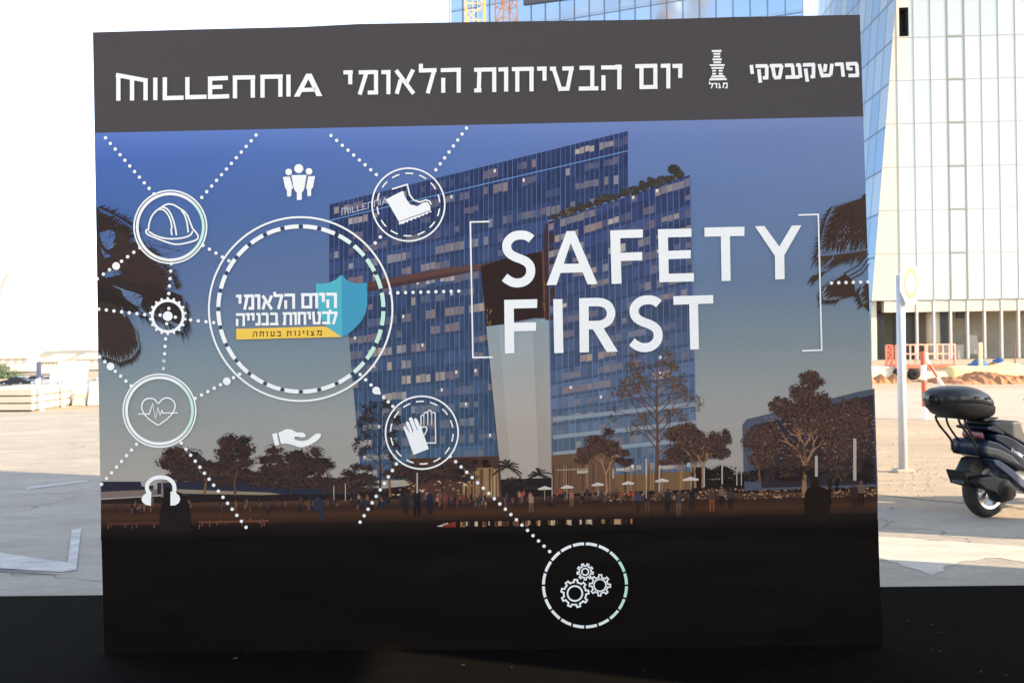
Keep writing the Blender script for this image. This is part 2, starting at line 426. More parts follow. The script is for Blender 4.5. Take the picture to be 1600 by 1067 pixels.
SK = Ink(0.0)
def skyc(u, v):
    s = (u - 150) / 1200; t = (v - hd(u)) / 600
    stops = [(0, (92, 122, 190), (120, 136, 180)), (.06, (74, 104, 172), (112, 131, 175)), (.2, (72, 100, 156), (106, 126, 163)), (.42, (92, 111, 148), (106, 124, 150)),
             (.58, (118, 135, 146), (130, 140, 144)), (.75, (146, 150, 147), (160, 156, 151)), (.9, (163, 157, 150), (160, 150, 142)), (1.2, (160, 148, 140), (160, 148, 138))]
    for (a, l0, r0), (b, l1, r1) in zip(stops, stops[1:]):
        if t <= b:
            k = max(0, (t - a) / (b - a)); return mixc(mixc(l0, r0, s), mixc(l1, r1, s), k)
    return (160, 148, 140)
nu, nv = 24, 30
z = SK.z(); k0 = len(SK.v)
for j in range(nv + 1):
    for i in range(nu + 1):
        t = j / nv
        vv = lambda u: hd(u) + (bs(u) - hd(u)) * t
        ul, ur = edge_l(vv(150)), edge_r(vv(1360)); u = ul + (ur - ul) * i / nu; v = vv(u)
        SK.v.append(P(u, v, z)); SK.c.append(ink(skyc(u, v)))
for j in range(nv):
    for i in range(nu):
        a = k0 + j * (nu + 1) + i; SK.f.append((a, a + 1, a + nu + 2, a + nu + 1))
PIC = SK.build('printed_picture', WALL)

# --- the tower in the picture
def facade(I, tl, tr, bl, br, nf, ncol, base_t, base_b, seed, lit, mull, clip=None):
    rnd = random.Random(seed)
    def q(a, b):
        t = (tl[0] + (tr[0] - tl[0]) * a, tl[1] + (tr[1] - tl[1]) * a); d = (bl[0] + (br[0] - bl[0]) * a, bl[1] + (br[1] - bl[1]) * a)
        x, y = t[0] + (d[0] - t[0]) * b, t[1] + (d[1] - t[1]) * b
        if clip is not None and y > 458: x = max(x, 540 + 22 * (y - 470) / 250)
        return (x, y)
    ok = (lambda a, b: True) if clip is None else (lambda a, b: clip(*q(a, b)))
    for f in range(nf):
        b0, b1 = f / nf, (f + 1) / nf; run = 0; fresh = True; rowk = rnd.uniform(.88, 1.1)
        for c in range(ncol):
            a0, a1 = c / ncol, (c + 1) / ncol
            if not ok((a0 + a1) / 2, (b0 + b1) / 2): continue
            base = mixc(base_t, base_b, (b0 + b1) / 2); k = rowk * rnd.uniform(.90, 1.09)
            col = tuple(x * k for x in base)
            I.lv = 0; I.poly([q(a0, b0), q(a1, b0), q(a1, b1), q(a0, b1)], col); I.lv = 1
            if run <= 0 and rnd.random() < lit * .32: run = rnd.choice([1, 1, 2, 3, 4, 6, 8]); fresh = True
            if run > 0:
                run -= 1
                if rnd.random() < .82:
                    w = rnd.choice([(168, 138, 120), (150, 122, 112), (186, 164, 140), (140, 116, 116), (128, 112, 120), (206, 190, 168)])
                    gl_ = rnd.choice([0, 0, .08])
                    if fresh: hue, fade, ht = w, rnd.uniform(.2, .78), rnd.uniform(.62, .9); fresh = False
                    w = mixc(mixc(hue, w, .3), base, min(.85, max(0, fade + rnd.uniform(-.12, .12))))
                    h0 = b0 + (b1 - b0) * rnd.uniform(.26, .34); h1 = b0 + (b1 - b0) * (ht + rnd.uniform(-.06, .06))
                    I.poly([q(a0 + gl_ / ncol, h0), q(a1 - gl_ / ncol, h0), q(a1 - gl_ / ncol, h1), q(a0 + gl_ / ncol, h1)], w)
                    if rnd.random() < .07:
                        I.lv = 2
                        I.poly([q(a0 + .2 / ncol, h0), q(a0 + .6 / ncol, h0), q(a0 + .6 / ncol, h0 + .2 / nf), q(a0 + .2 / ncol, h0 + .2 / nf)], (225, 214, 200))
        # darker slab edge, then a lighter reflection line
        steps = 24; I.lv = 3
        for sidx in range(steps):
            a0, a1 = sidx / steps, (sidx + 1) / steps
            if not ok((a0 + a1) / 2, b1 - .01): continue
            base = mixc(base_t, base_b, b1)
            I.poly([q(a0, b1 - .20 / nf), q(a1, b1 - .20 / nf), q(a1, b1), q(a0, b1)], tuple(x * .88 for x in base))
    I.lv = 4
    for c in range(ncol * 1):
        a = (c + .02) / ncol; segs = 10; w = mull / (tr[0] - tl[0])
        for sidx in range(segs):
            b0, b1 = sidx / segs, (sidx + 1) / segs
            if not ok(a, (b0 + b1) / 2): continue
            base = mixc(base_t, base_b, b0); l = mixc(base, (122, 140, 190), rnd.uniform(.3, .75))
            I.poly([q(a, b0), q(a + w, b0), q(a + w, b1), q(a, b1)], l)
    I.lv = None; I.k = 90
TW = Ink(0.0006)
def clip_left(u, v):
    if v < 452: return True
    le = 540 + (562 - 540) * (v - 470) / 250
    return u > le - 4.2 and u < 790
facade(TW, (514, 320), (981, 205), (514, 752), (981, 742), 19, 62, (51, 63, 103), (74, 94, 115), 4, .95, .8, clip_left)
# roof fascia line of the left slab
TW.stroke([(514, 345), (700, 301), (981, 236)], 1.3, (110, 150, 205))
TW.build('printed_tower', PIC)
T2 = Ink(0.0013)
T2.poly([(516, 462), (574, 448), (700, 424), (790, 405), (790, 414), (700, 433), (574, 456), (516, 468)], (74, 54, 58))
T2.poly([(516, 455), (574, 441), (700, 418), (752, 412), (752, 421), (700, 427), (574, 450), (516, 463)], (92, 66, 62))
T2.poly([(751, 417), (786, 405), (847, 393), (857, 399), (858, 497), (835, 497), (760, 511), (756, 468)], (50, 36, 34))
T2.poly([(846, 392), (856, 388), (858, 497), (850, 497)], (96, 66, 56))
for i in range(16):
    x = random.uniform(846, 855); y = random.uniform(430, 490); T2.poly([(x, y), (x + 1.6, y), (x + 1, y + 9)], random.choice([(150, 104, 60), (120, 84, 56), (70, 46, 38)]))
for i in range(10):
    x = random.uniform(760, 768); y = random.uniform(480, 505); T2.poly([(x, y), (x + 1.5, y), (x + 1, y + 7)], (140, 98, 60))
zz = [(150, 164, 170), (160, 164, 164), (172, 164, 156), (172, 160, 148)]
for i in range(4):
    t0, t1 = i / 4, (i + 1) / 4
    L = lambda t: (760 + 24 * t, 510 + 250 * t); Rr = lambda t: (857.5 + 5 * t, 498 + 250 * t)
    M1 = lambda t: (L(t)[0] + (Rr(t)[0] - L(t)[0]) * .2, L(t)[1] - 2); M2 = lambda t: (L(t)[0] + (Rr(t)[0] - L(t)[0]) * .74, L(t)[1] - 9)
    c0, c1 = zz[i], zz[min(3, i + 1)]
    d = lambda c, k: tuple(x * k for x in c)
    T2.poly([L(t0), M1(t0), M1(t1), L(t1)], [d(c0, .95), d(c0, .95), d(c1, .95), d(c1, .95)])
    T2.poly([M1(t0), M2(t0), M2(t1), M1(t1)], [c0, c0, c1, c1])
    T2.poly([M2(t0), Rr(t0), Rr(t1), M2(t1)], [d(c0, .92), d(c0, .95), d(c1, .95), d(c1, .93)])
T2.stroke([(758, 512), (782, 745)], 1.2, (60, 60, 70)); 
T2.build('printed_column', PIC)
T3 = Ink(0.0022)
T3.poly([(850, 366), (852, 352), (858, 344), (868, 340), (868, 500), (852, 500)], (66, 48, 48))
facade(T3, (856, 344), (1078, 271), (862, 752), (1088, 735), 19, 24, (54, 65, 106), (98, 112, 126), 9, 1.0, 1.0)
T3.stroke([(856, 346), (960, 313), (1078, 272)], 2.0, (112, 138, 190))
T3.stroke([(1078, 271), (1088, 735)], 1.6, (92, 108, 160))
for yy in (640, 668, 694):
    T3.quads([(864, yy + 12), (1087, yy - 12)], [(864, yy + 18), (1087, yy - 5)], (136, 146, 156))
T3.build('printed_wing', PIC)
# --- trees, ground strip, shops and people in the picture
def leafy(I, cx, cy, rx, ry, n, cols, size=3.2, hole=.0):
    for i in range(n):
        r = math.sqrt(random.random()); a = random.random() * 6.283
        x = cx + rx * r * math.cos(a); y = cy + ry * r * math.sin(a)
        if x > edge_r(y) - 4 or x < edge_l(y) + 4: continue
        c = random.choice(cols); c = tuple(v * random.uniform(.8, 1.15) for v in c)
        s = size * random.uniform(.6, 1.3); b = random.random() * 6.283; ca, sa = math.cos(b), math.sin(b); w = random.uniform(.3, .6) * s
        I.poly([(x - ca * s, y - sa * s), (x - sa * w, y + ca * w), (x + ca * s * .9, y + sa * s * .9), (x + sa * w, y - ca * w)], c)
def limbs(I, x, y, ang, l, w, depth, c, spread=.55, tips=None):
    x2, y2 = x + l * math.sin(ang), y - l * math.cos(ang)
    dx, dy = math.cos(ang), math.sin(ang)
    I.poly([(x - dx * w / 2, y - dy * w / 2), (x + dx * w / 2, y + dy * w / 2), (x2 + dx * w * .36, y2 + dy * w * .36), (x2 - dx * w * .36, y2 - dy * w * .36)], c)
    if depth == 0:
        if tips is not None: tips.append((x2, y2))
        return
    for s in ((-1, 1) if depth % 2 or random.random() < .6 else (-1, 0, 1)):
        limbs(I, x2, y2, ang + s * spread * random.uniform(.5, 1.2), l * random.uniform(.50, .74), w * .66, depth - 1, c, spread, tips)
DK = [(44, 38, 42), (52, 42, 44), (36, 34, 36), (62, 48, 46), (70, 56, 52)]
PU = [(70, 50, 46), (84, 58, 50), (58, 44, 40), (98, 72, 64), (78, 64, 46), (50, 38, 36), (92, 66, 62)]
GR = Ink(0.0028); GR.step = 0.0000012
# dark far tree line and lawn strip
yl = lambda u, v: v - (u - 760) * .0172
gp = [(158, yl(158, 770)), (300, yl(300, 764)), (440, yl(440, 762)), (560, yl(560, 764)), (700, yl(700, 750)), (860, yl(860, 748)), (1000, yl(1000, 752)), (1200, yl(1200, 758)), (1371, yl(1371, 756))]
def band(o0, o1, c0, c1):
    A = [(u, yl(u, o0)) for u in range(158, 1372, 50)] + [(1371, yl(1371, o0))]; B = [(u, yl(u, o1)) for u in range(158, 1372, 50)] + [(1371, yl(1371, o1))]
    z = GR.z(); k = len(GR.v); n = len(A)
    GR.v += [P(p[0], p[1], z) for p in A + B]; GR.c += [ink(c0)] * n + [ink(c1)] * n
    GR.f += [(k + i, k + i + 1, k + n + i + 1, k + n + i) for i in range(n - 1)]
GR.poly(gp + [(1371, yl(1371, 785)), (158, yl(158, 785))], (40, 32, 32))
band(777, 786, (84, 58, 44), (60, 42, 35)); band(786, 800, (50, 36, 31), (74, 49, 35)); band(800, 812, (70, 46, 33), (44, 32, 28)); band(812, 833, (34, 26, 24), (17, 14, 13))
random.seed(41)
# flower beds on the right
for i in range(500):
    u = random.uniform(930, 1370); v = yl(u, random.uniform(770, 786)); s = random.uniform(1, 3)
    GR.poly([(u - s, v), (u, v - s * .8), (u + s, v), (u, v + s * .6)], random.choice([(150, 112, 84), (110, 84, 60), (126, 90, 84), (88, 70, 46), (170, 130, 96), (84, 60, 60)]))
# pool edge glints
for i in range(60):
    u = random.uniform(690, 985); w = random.uniform(1.5, 6); v0 = yl(u, 814); c = random.choice([(150, 106, 70), (110, 74, 52), (176, 140, 104), (90, 60, 50), (190, 172, 140), (70, 44, 38)])
    GR.poly([(u, v0), (u + w, v0), (u + w, v0 + random.uniform(6, 9)), (u, v0 + random.uniform(6, 9))], c)
GR.poly([(682, 822), (700, 816), (704, 823)], (196, 184, 170)); GR.poly([(693, 820), (712, 814), (712, 823), (690, 823)], (120, 50, 40))
for i in range(26):
    u = random.uniform(165, 420); v = yl(u, random.uniform(802, 812)); GR.poly([(u, v), (u + 1.3, v), (u + 1.3, v + 6), (u, v + 6)], random.choice([(110, 78, 72), (130, 90, 70), (90, 60, 70)]))
for u0, u1, c in ((168, 250, (84, 50, 44)), (310, 420, (104, 66, 48))):
    GR.quads([(u0, yl(u0, 806)), (u1, yl(u1, 806))], [(u0, yl(u0, 809)), (u1, yl(u1, 809))], c)
# low buildings: the canopy on the left, shops to the right of the column
GR.poly([(158, 752), (220, 752), (222, 760), (240, 758), (240, 768), (158, 772)], (44, 44, 56))
GR.poly([(158, 768), (246, 764), (246, 773), (158, 778)], (120, 104, 98))
GR.poly([(246, 754), (300, 752), (440, 738), (470, 744), (520, 752), (560, 760), (560, 772), (246, 772)], (44, 46, 60))
GR.poly([(254, 763), (420, 769), (440, 772), (410, 773), (254, 770)], (138, 124, 104))
GR.poly([(420, 746), (424, 736), (440, 742), (440, 756), (424, 756)], (150, 148, 150))
GR.poly([(640, 716), (780, 712), (784, 778), (640, 782)], (78, 54, 46))
GR.poly([(730, 731), (778, 730), (780, 776), (732, 778)], (150, 118, 84))
for i in range(26):
    u = random.uniform(722, 778); GR.poly([(u, 732), (u + random.uniform(.8, 2.2), 732), (u + 1.4, 776), (u, 776)], random.choice([(90, 62, 46), (186, 158, 116), (70, 48, 40), (130, 98, 70)]))
for i in range(60):
    u = random.uniform(610, 735); v = random.uniform(745, 775); GR.poly([(u, v), (u + 4, v), (u + 4, v + 1.6), (u, v + 1.6)], random.choice([(160, 116, 80), (190, 150, 110), (110, 70, 56), (210, 180, 150)]))
GR.poly([(862, 711), (900, 708), (960, 706), (960, 768), (862, 772)], (104, 78, 60))
GR.poly([(960, 742), (1090, 735), (1090, 764), (960, 768)], (120, 90, 62))
GR.poly([(1080, 730), (1104, 729), (1104, 765), (1080, 766)], (40, 32, 32))
for i in range(34):
    u = random.uniform(864, 1080); GR.poly([(u, yl(u, 728)), (u + 1.2, yl(u, 728)), (u + 1.2, yl(u, 770)), (u, yl(u, 770))], random.choice([(80, 58, 48), (122, 92, 70), (160, 120, 80), (60, 44, 38)]))
GR.poly([(870, 733), (918, 731), (918, 733), (870, 735)], (150, 130, 110))
# side building at the right edge
GR.poly([(1160, 664), (1166, 655), (1340, 612), (1366, 607), (1371, 760), (1163, 766)], (80, 84, 96))
GR.poly([(1180, 664), (1364, 616), (1369, 756), (1190, 762)], (54, 47, 52))
GR.build('printed_park', PIC)

TR = Ink(0.0042); TR.rand = .0004
random.seed(52)
def crown(cx, cy, rx, ry, n, cols, size=3.0):
    for i in range(max(4, n // 18)):
        a = random.random() * 6.283; r = math.sqrt(random.random()) * .80
        qx, qy = cx + rx * r * math.cos(a), cy + ry * r * math.sin(a)
        if edge_l(qy) + rx * .4 < qx < edge_r(qy) - rx * .36:
            m_ = 13; TR.rand = .00002; k_ = random.choice(cols)
            TR.poly([(qx + rx * .30 * random.uniform(.45, 1.05) * math.cos(6.283 * j / m_), qy + ry * .28 * random.uniform(.45, 1.05) * math.sin(6.283 * j / m_)) for j in range(m_)], tuple(v * .86 for v in k_)); TR.rand = .0004
        leafy(TR, qx, qy, rx * .36, ry * .34, 60, cols, size * .62)
TG = (120, 88, 62); TD = (58, 44, 40)
for (x, yb, h) in ((320, 772, 40), (368, 774, 44), (455, 776, 46), (505, 774, 34), (610, 776, 60), (545, 772, 26), (690, 770, 30)):
    limbs(TR, x, yb, random.uniform(-.1, .1), h * .5, 4, 3, random.choice([TG, TD, (92, 66, 50)]), .6)
for (cx, cy, rx, ry, n) in ((292, 722, 44, 28, 420), (350, 740, 60, 20, 400), (372, 708, 40, 30, 360), (440, 722, 44, 30, 340), (478, 728, 44, 30, 340), (330, 740, 60, 18, 240), (410, 748, 90, 14, 260), (500, 756, 74, 14, 300), (270, 734, 24, 14, 120),
                           (560, 740, 34, 18, 240), (640, 745, 50, 20, 260), (560, 762, 80, 9, 200), (720, 728, 36, 18, 200)):
    crown(cx, cy, rx, ry, n, DK + PU[:3])
def tall(x, yb, yt, half, w, n, c, cols, dens):
    """straight tapering leader with rising side branches and a thin ragged crown"""
    pts = [(x + random.uniform(-1, 1) * (0 if k == 0 else 1.2), yb + (yt - yb) * k / 6) for k in range(7)]
    for k in range(6):
        w0, w1 = w * (1 - k / 6.5), w * (1 - (k + 1) / 6.5)
        TR.poly([(pts[k][0] - w0 / 2, pts[k][1]), (pts[k][0] + w0 / 2, pts[k][1]), (pts[k + 1][0] + w1 / 2, pts[k + 1][1]), (pts[k + 1][0] - w1 / 2, pts[k + 1][1])], c)
    for k in range(n):
        t = .32 + .66 * k / n; bx, by = x, yb + (yt - yb) * t; s = -1 if k % 2 else 1
        L = half * (1.25 - .95 * abs(t - .55) * 1.6) * random.uniform(.6, 1.05); tips = []
        limbs(TR, bx, by, s * random.uniform(.55, 1.0), L * .5, w * .34 * (1.1 - t * .6), 3, c, .5, tips)
        for q in tips: leafy(TR, q[0], q[1], half * .13, half * .10, dens, cols, 2.1)
tall(594, 778, 636, 38, 3.2, 15, (50, 40, 40), DK + [(70, 66, 70)], 5)
tall(1026, 776, 566, 56, 6.4, 19, (98, 68, 54), [(84, 66, 56), (104, 80, 66), (70, 56, 50), (92, 84, 76), (112, 90, 72)], 6)
leafy(TR, 1024, 590, 24, 26, 110, [(84, 66, 56), (104, 80, 66), (92, 84, 76)], 2.0)
for (x, yb, h) in ((948, 770, 52), (1086, 762, 56), (1098, 762, 56)):
    limbs(TR, x, yb, random.uniform(-.05, .05), h * .55, 4.2, 3, (150, 112, 82), .5)
limbs(TR, 1256, 772, 0.02, 44, 7.5, 4, (150, 108, 78), .55); limbs(TR, 1336, 752, -.15, 30, 5, 3, (130, 90, 66), .5); limbs(TR, 1187, 752, -.1, 22, 3.6, 3, (110, 78, 60), .6)
for (cx, cy, rx, ry, n) in ((942, 690, 30, 26, 330), (920, 712, 28, 16, 180), (965, 712, 24, 14, 160), (1070, 688, 34, 26, 380), (1108, 698, 34, 24, 380), (1130, 702, 16, 20, 120), (1055, 716, 34, 14, 200),
                           (1195, 690, 36, 40, 420), (1255, 640, 42, 44, 620), (1290, 660, 46, 42, 560), (1330, 668, 42, 46, 520), (1215, 636, 18, 18, 130), (1262, 600, 26, 20, 240), (1345, 640, 24, 26, 240)):
    crown(cx, cy, rx, ry, n, PU, 3.2)
for i in range(260):
    u = random.uniform(1190, 1368); v = random.uniform(648, 716); TR.poly([(u - 2.4, v), (u, v - 1.2), (u + 2.4, v), (u, v + 1.2)], random.choice([(134, 100, 104), (120, 92, 70), (146, 112, 116), (104, 84, 60)]))
for (cx, cy, rx, ry, n) in ((1130, 744, 60, 16, 260), (1260, 742, 100, 14, 240), (1345, 734, 26, 24, 200), (720, 742, 24, 10, 90), (750, 724, 16, 9, 60)):
    crown(cx, cy, rx, ry, n, [(40, 32, 32), (34, 28, 30), (48, 38, 36)], 3)
for (cx, cy, rx, ry, n) in ((1180, 716, 26, 26, 150), (1225, 708, 38, 28, 220), (1300, 700, 46, 32, 260), (1338, 706, 28, 34, 180), (1262, 728, 60, 16, 160), (1200, 738, 40, 14, 110), (1320, 738, 40, 14, 110), (1350, 690, 16, 30, 90)):
    crown(cx, cy, rx, ry, n, PU[:6] + DK[:2], 3.0)
for (cx, cy, rx, ry, n) in ((300, 746, 46, 16, 120), (380, 748, 56, 16, 140), (455, 746, 50, 18, 140), (520, 752, 40, 12, 80), (655, 738, 60, 18, 150), (725, 738, 30, 14, 70), (1090, 706, 46, 18, 160), (1125, 690, 20, 26, 90), (985, 722, 26, 12, 60)):
    crown(cx, cy, rx, ry, n, DK + PU[:3], 3.0)
# roof garden
for i in range(15):
    t = i / 14; x = 866 + 195 * t; y = 344 - 73 * (x - 856) / 222 + 2; s = random.uniform(6.5, 11) * (.75 + .4 * t)
    leafy(TR, x, y - s * .5, s * .85, s * .6, 130, [(58, 54, 52), (70, 64, 54), (46, 46, 48), (84, 76, 60)], 1.9); crown(x, y - s * .55, s * 1.0, s * .9, 70, [(58, 54, 52), (70, 64, 54), (46, 46, 48), (84, 76, 60)], 2.2)
leafy(TR, 1053, 265, 9, 7, 220, [(58, 54, 52), (70, 64, 54), (46, 44, 44)], 2.0)
crown(886, 330, 10, 5, 60, [(90, 70, 60), (150, 120, 90)], 1.6)
# palms beside the column
def frond(x, y, a, l, c, w=1.6, drop=.5):
    pts = [(x + l * t * math.cos(a), y - l * t * math.sin(a) + drop * l * t * t) for t in (0, .35, .7, 1)]
    z = TR.rand
    TR.stroke(pts, w, c)
    for k in range(12):
        t = .2 + .8 * k / 12; px = x + l * t * math.cos(a); py = y - l * t * math.sin(a) + drop * l * t * t
        for s in (-1, 1):
            TR.poly([(px, py - .4), (px + l * .16 * math.cos(a + s * .9), py - l * .16 * math.sin(a + s * .9) + l * .12), (px + .9, py + .4)], c)
for (x, y, n, l) in ((793, 730, 11, 24), (842, 742, 9, 22), (815, 756, 9, 18), (800, 752, 8, 16), (832, 762, 7, 14)):
    for i in range(n): frond(x, y, i / n * 3.6 - .2 + random.uniform(-.1, .1), l * random.uniform(.8, 1.1), random.choice([(44, 40, 40), (56, 48, 42), (36, 34, 34)]))
TR.build('printed_trees', PIC)

# big dark palms framing the picture left and right
PL = Ink(0.0042); PL.step = .0000015; random.seed(63)
PC = [(52, 42, 40), (60, 48, 44), (46, 38, 38), (68, 54, 46)]
def fan(outer, c):
    PL.poly(outer, c)
def hairy(pts, c, out, n=40, l=9):
    m = len(pts); n = int(n * 2.2); l = l * 1.35
    for i in range(n):
        t = i / n * (m - 1); k = int(t); f = t - k; a, b = pts[k], pts[min(k + 1, m - 1)]
        x, y = a[0] + (b[0] - a[0]) * f, a[1] + (b[1] - a[1]) * f; ll = l * random.uniform(.5, 1.4)
        dx, dy = out; j = random.uniform(-.35, .35); dx, dy = dx * math.cos(j) - dy * math.sin(j), dx * math.sin(j) + dy * math.cos(j)
        ex, ey = x + dx * ll, y + dy * ll
        ex = max(edge_l(ey) + 1, min(edge_r(ey) - 1, ex))
        PL.poly([(x - 1.1, y - .7), (x + 1.1, y + .7), (ex, ey)], c)
        if i % 3 == 0 and edge_l(y) + 6 < x < edge_r(y) - 6:
            PL.poly([(x - .9, y - .5), (x + .9, y + .5), (x - dx * ll * 1.1, y - dy * ll * 1.1)], skyc(x, y))
def leaf(pts, hair, out, c, n=40, l=9): fan(pts, c); hairy(hair, c, out, n, l)
lx = lambda v: edge_l(v) + .5
leaf([(lx(322), 322), (162, 334), (180, 338), (202, 354), (214, 366), (208, 372), (lx(378), 378)], [(155, 325), (180, 337), (205, 352), (214, 366)], (.8, -.4), PC[0], 26, 9)
leaf([(lx(366), 366), (182, 360), (222, 382), (255, 412), (272, 436), (258, 452), (232, 460), (200, 452), (190, 446), (170, 432), (lx(424), 424)], [(210, 372), (240, 396), (270, 432), (276, 452)], (.75, -.2), PC[1], 44, 9)
leaf([(lx(420), 420), (172, 428), (200, 440), (250, 448), (284, 462), (292, 486), (290, 516), (280, 506), (256, 498), (220, 484), (190, 468), (166, 456), (lx(450), 450)], [(290, 470), (293, 500), (284, 520), (262, 502), (236, 490)], (.5, .8), PC[0], 44, 13)
leaf([(lx(440), 440), (172, 452), (196, 470), (216, 480), (218, 490), (196, 486), (lx(488), 488)], [(218, 484), (230, 494), (216, 492)], (.6, .8), PC[2], 14, 12)
leaf([(lx(470), 470), (180, 476), (200, 494), (214, 520), (217, 545), (206, 560), (190, 566), (172, 563), (lx(550), 550)], [(214, 516), (218, 545), (206, 560), (188, 566), (160, 556)], (.3, .9), PC[1], 46, 8)
for i in range(90):
    x = random.uniform(158, 270); y = random.uniform(395, 530)
    if y > 470 and x > 212: continue
    PL.poly([(x, y), (x + random.uniform(8, 20), y + random.uniform(3, 12)), (x + 2, y + 1.4)], random.choice(PC + [(84, 62, 54), (38, 32, 32)]))
for (a, b) in (((176, 446), (222, 468)), ((188, 452), (218, 464)), ((196, 462), (216, 476)), ((164, 426), (192, 425)), ((170, 391), (182, 380))):
    PL.poly([a, ((a[0] + b[0]) / 2, (a[1] + b[1]) / 2 - 3), b, ((a[0] + b[0]) / 2, (a[1] + b[1]) / 2 + 2)], (118, 138, 164))
for i in range(320):
    x = random.uniform(156, 280); y = random.uniform(345, 555)
    if (y > 470 and x > 212) or (y < 380 and x > 205) or (y > 500 and x > 206): continue
    a_ = .5 + (y - 440) * .006; l_ = random.uniform(6, 18); PL.poly([(x, y), (x + l_ * math.cos(a_), y + l_ * math.sin(a_)), (x + .5, y + .9)], random.choice([(78, 60, 54), (36, 30, 30), (66, 52, 46), (30, 26, 27)]))
for gp_ in ([(156, 364), (174, 359), (182, 366), (176, 384), (168, 392), (160, 380)], [(158, 386), (166, 396), (176, 400), (162, 404)], [(160, 428), (180, 423), (196, 425), (184, 431), (166, 434)], [(190, 452), (214, 458), (224, 464), (219, 480), (206, 474), (194, 464)], [(189, 474), (194, 484), (198, 498), (192, 492)], [(226, 382), (232, 376), (238, 390)], [(206, 352), (213, 350), (212, 360)]):
    cx_ = sum(p[0] for p in gp_) / len(gp_); cy_ = sum(p[1] for p in gp_) / len(gp_); PL.poly(gp_, skyc(cx_, cy_))
    for k in range(9):
        a_ = random.choice(gp_); PL.poly([(a_[0] - .8, a_[1] - .6), (a_[0] + .8, a_[1] + .6), (cx_ + random.uniform(-5, 5), cy_ + random.uniform(-3, 3))], random.choice(PC))
rx_ = lambda v: edge_r(v) - .5
R1 = (66, 50, 42); R2 = (74, 56, 46)
leaf([(rx_(302), 302), (1340, 312), (1316, 318), (1300, 326), (1290, 346), (1284, 380), (1276, 402), (1286, 398), (1310, 396), (1340, 392), (rx_(388), 388)], [(1342, 311), (1300, 324), (1288, 350), (1276, 402)], (-.7, .3), R1, 44, 10)
hairy([(1276, 402), (1310, 398), (1356, 392)], R2, (-.3, .9), 44, 14)
leaf([(rx_(392), 392), (1330, 398), (1300, 406), (1280, 422), (1270, 432), (1290, 426), (1310, 412)], [(1300, 406), (1270, 432), (1290, 424)], (-.5, .8), R1, 24, 12)
leaf([(1320, 428), (1304, 438), (1290, 446), (1284, 458), (1286, 470), (1312, 468), (1336, 462), (1334, 440)], [(1300, 438), (1284, 456), (1286, 470), (1312, 468)], (-.6, .6), R1, 30, 10)
for (a, b) in (((1357, 396), (1318, 428)), ((1357, 404), (1326, 432)), ((1358, 412), (1330, 436)), ((1282, 449), (1300, 438))):
    PL.stroke([a, ((a[0] + b[0]) / 2 + 3, (a[1] + b[1]) / 2 + 3), b], 1.6, (56, 44, 40))
leaf([(rx_(440), 440), (1350, 444), (1342, 458), (1346, 474), (rx_(488), 488)], [(1346, 446), (1341, 460), (1348, 478)], (-.7, .6), R1, 16, 8)
for i in range(160):
    x = random.uniform(1292, 1354); y = random.uniform(326, 388); l_ = random.uniform(6, 16); a_ = 2.4 + random.uniform(-.3, .3)
    PL.poly([(x, y), (x + l_ * math.cos(a_), y + l_ * math.sin(a_)), (x + .5, y + .9)], random.choice([(84, 64, 52), (44, 34, 30), (58, 44, 38)]))
for k in range(26):
    x = random.choice([random.uniform(1306, 1326), random.uniform(1326, 1352)]); y = random.uniform(352, 384); PL.poly([(x, y), (x + 1.4, y + .5), (x + random.uniform(-3, 3), y + random.uniform(2, 6))], skyc(x, y))
PL.build('printed_palms', PIC)

# people, sunshades, lamp posts and shop names
PP = Ink(0.0048); PP.step = .0000015; random.seed(70)
def man(x, y, h, c, c2=None, arm=0.0):
    w = h * .13; c2 = c2 or c; hd_ = h * .075
    PP.disc(x, y - h + hd_, hd_ * .85, mixc(c, (120, 90, 76), .3), 8)
    PP.poly([(x - w, y - h * .80), (x - w * .5, y - h * .85), (x + w * .5, y - h * .85), (x + w, y - h * .80), (x + w * .95, y - h * .48), (x - w * .95, y - h * .48)], c)
    s = random.uniform(.3, .9)
    PP.poly([(x - w * .9, y - h * .5), (x, y - h * .5), (x - w * s * .4, y), (x - w * s * 1.1, y)], c2); PP.poly([(x, y - h * .5), (x + w * .9, y - h * .5), (x + w * s * 1.1, y - h * .01), (x + w * s * .5, y)], c2)
PCOL = [(38, 34, 40), (52, 44, 46), (70, 58, 60), (96, 74, 66), (44, 42, 54), (110, 80, 60), (60, 46, 40)]
for i in range(70):
    u = random.uniform(165, 560); man(u, yl(u, random.uniform(782, 794)), random.uniform(9, 17), random.choice(PCOL), random.choice(PCOL))
for i in range(60):
    u = random.uniform(560, 760); man(u, yl(u, random.uniform(784, 796)), random.uniform(12, 22), random.choice(PCOL + [(120, 56, 50), (150, 110, 90)]), random.choice(PCOL))
for i in range(50):
    u = random.uniform(790, 1000); man(u, yl(u, random.uniform(782, 794)), random.uniform(10, 20), random.choice(PCOL + [(150, 70, 50), (150, 110, 90)]), random.choice(PCOL))
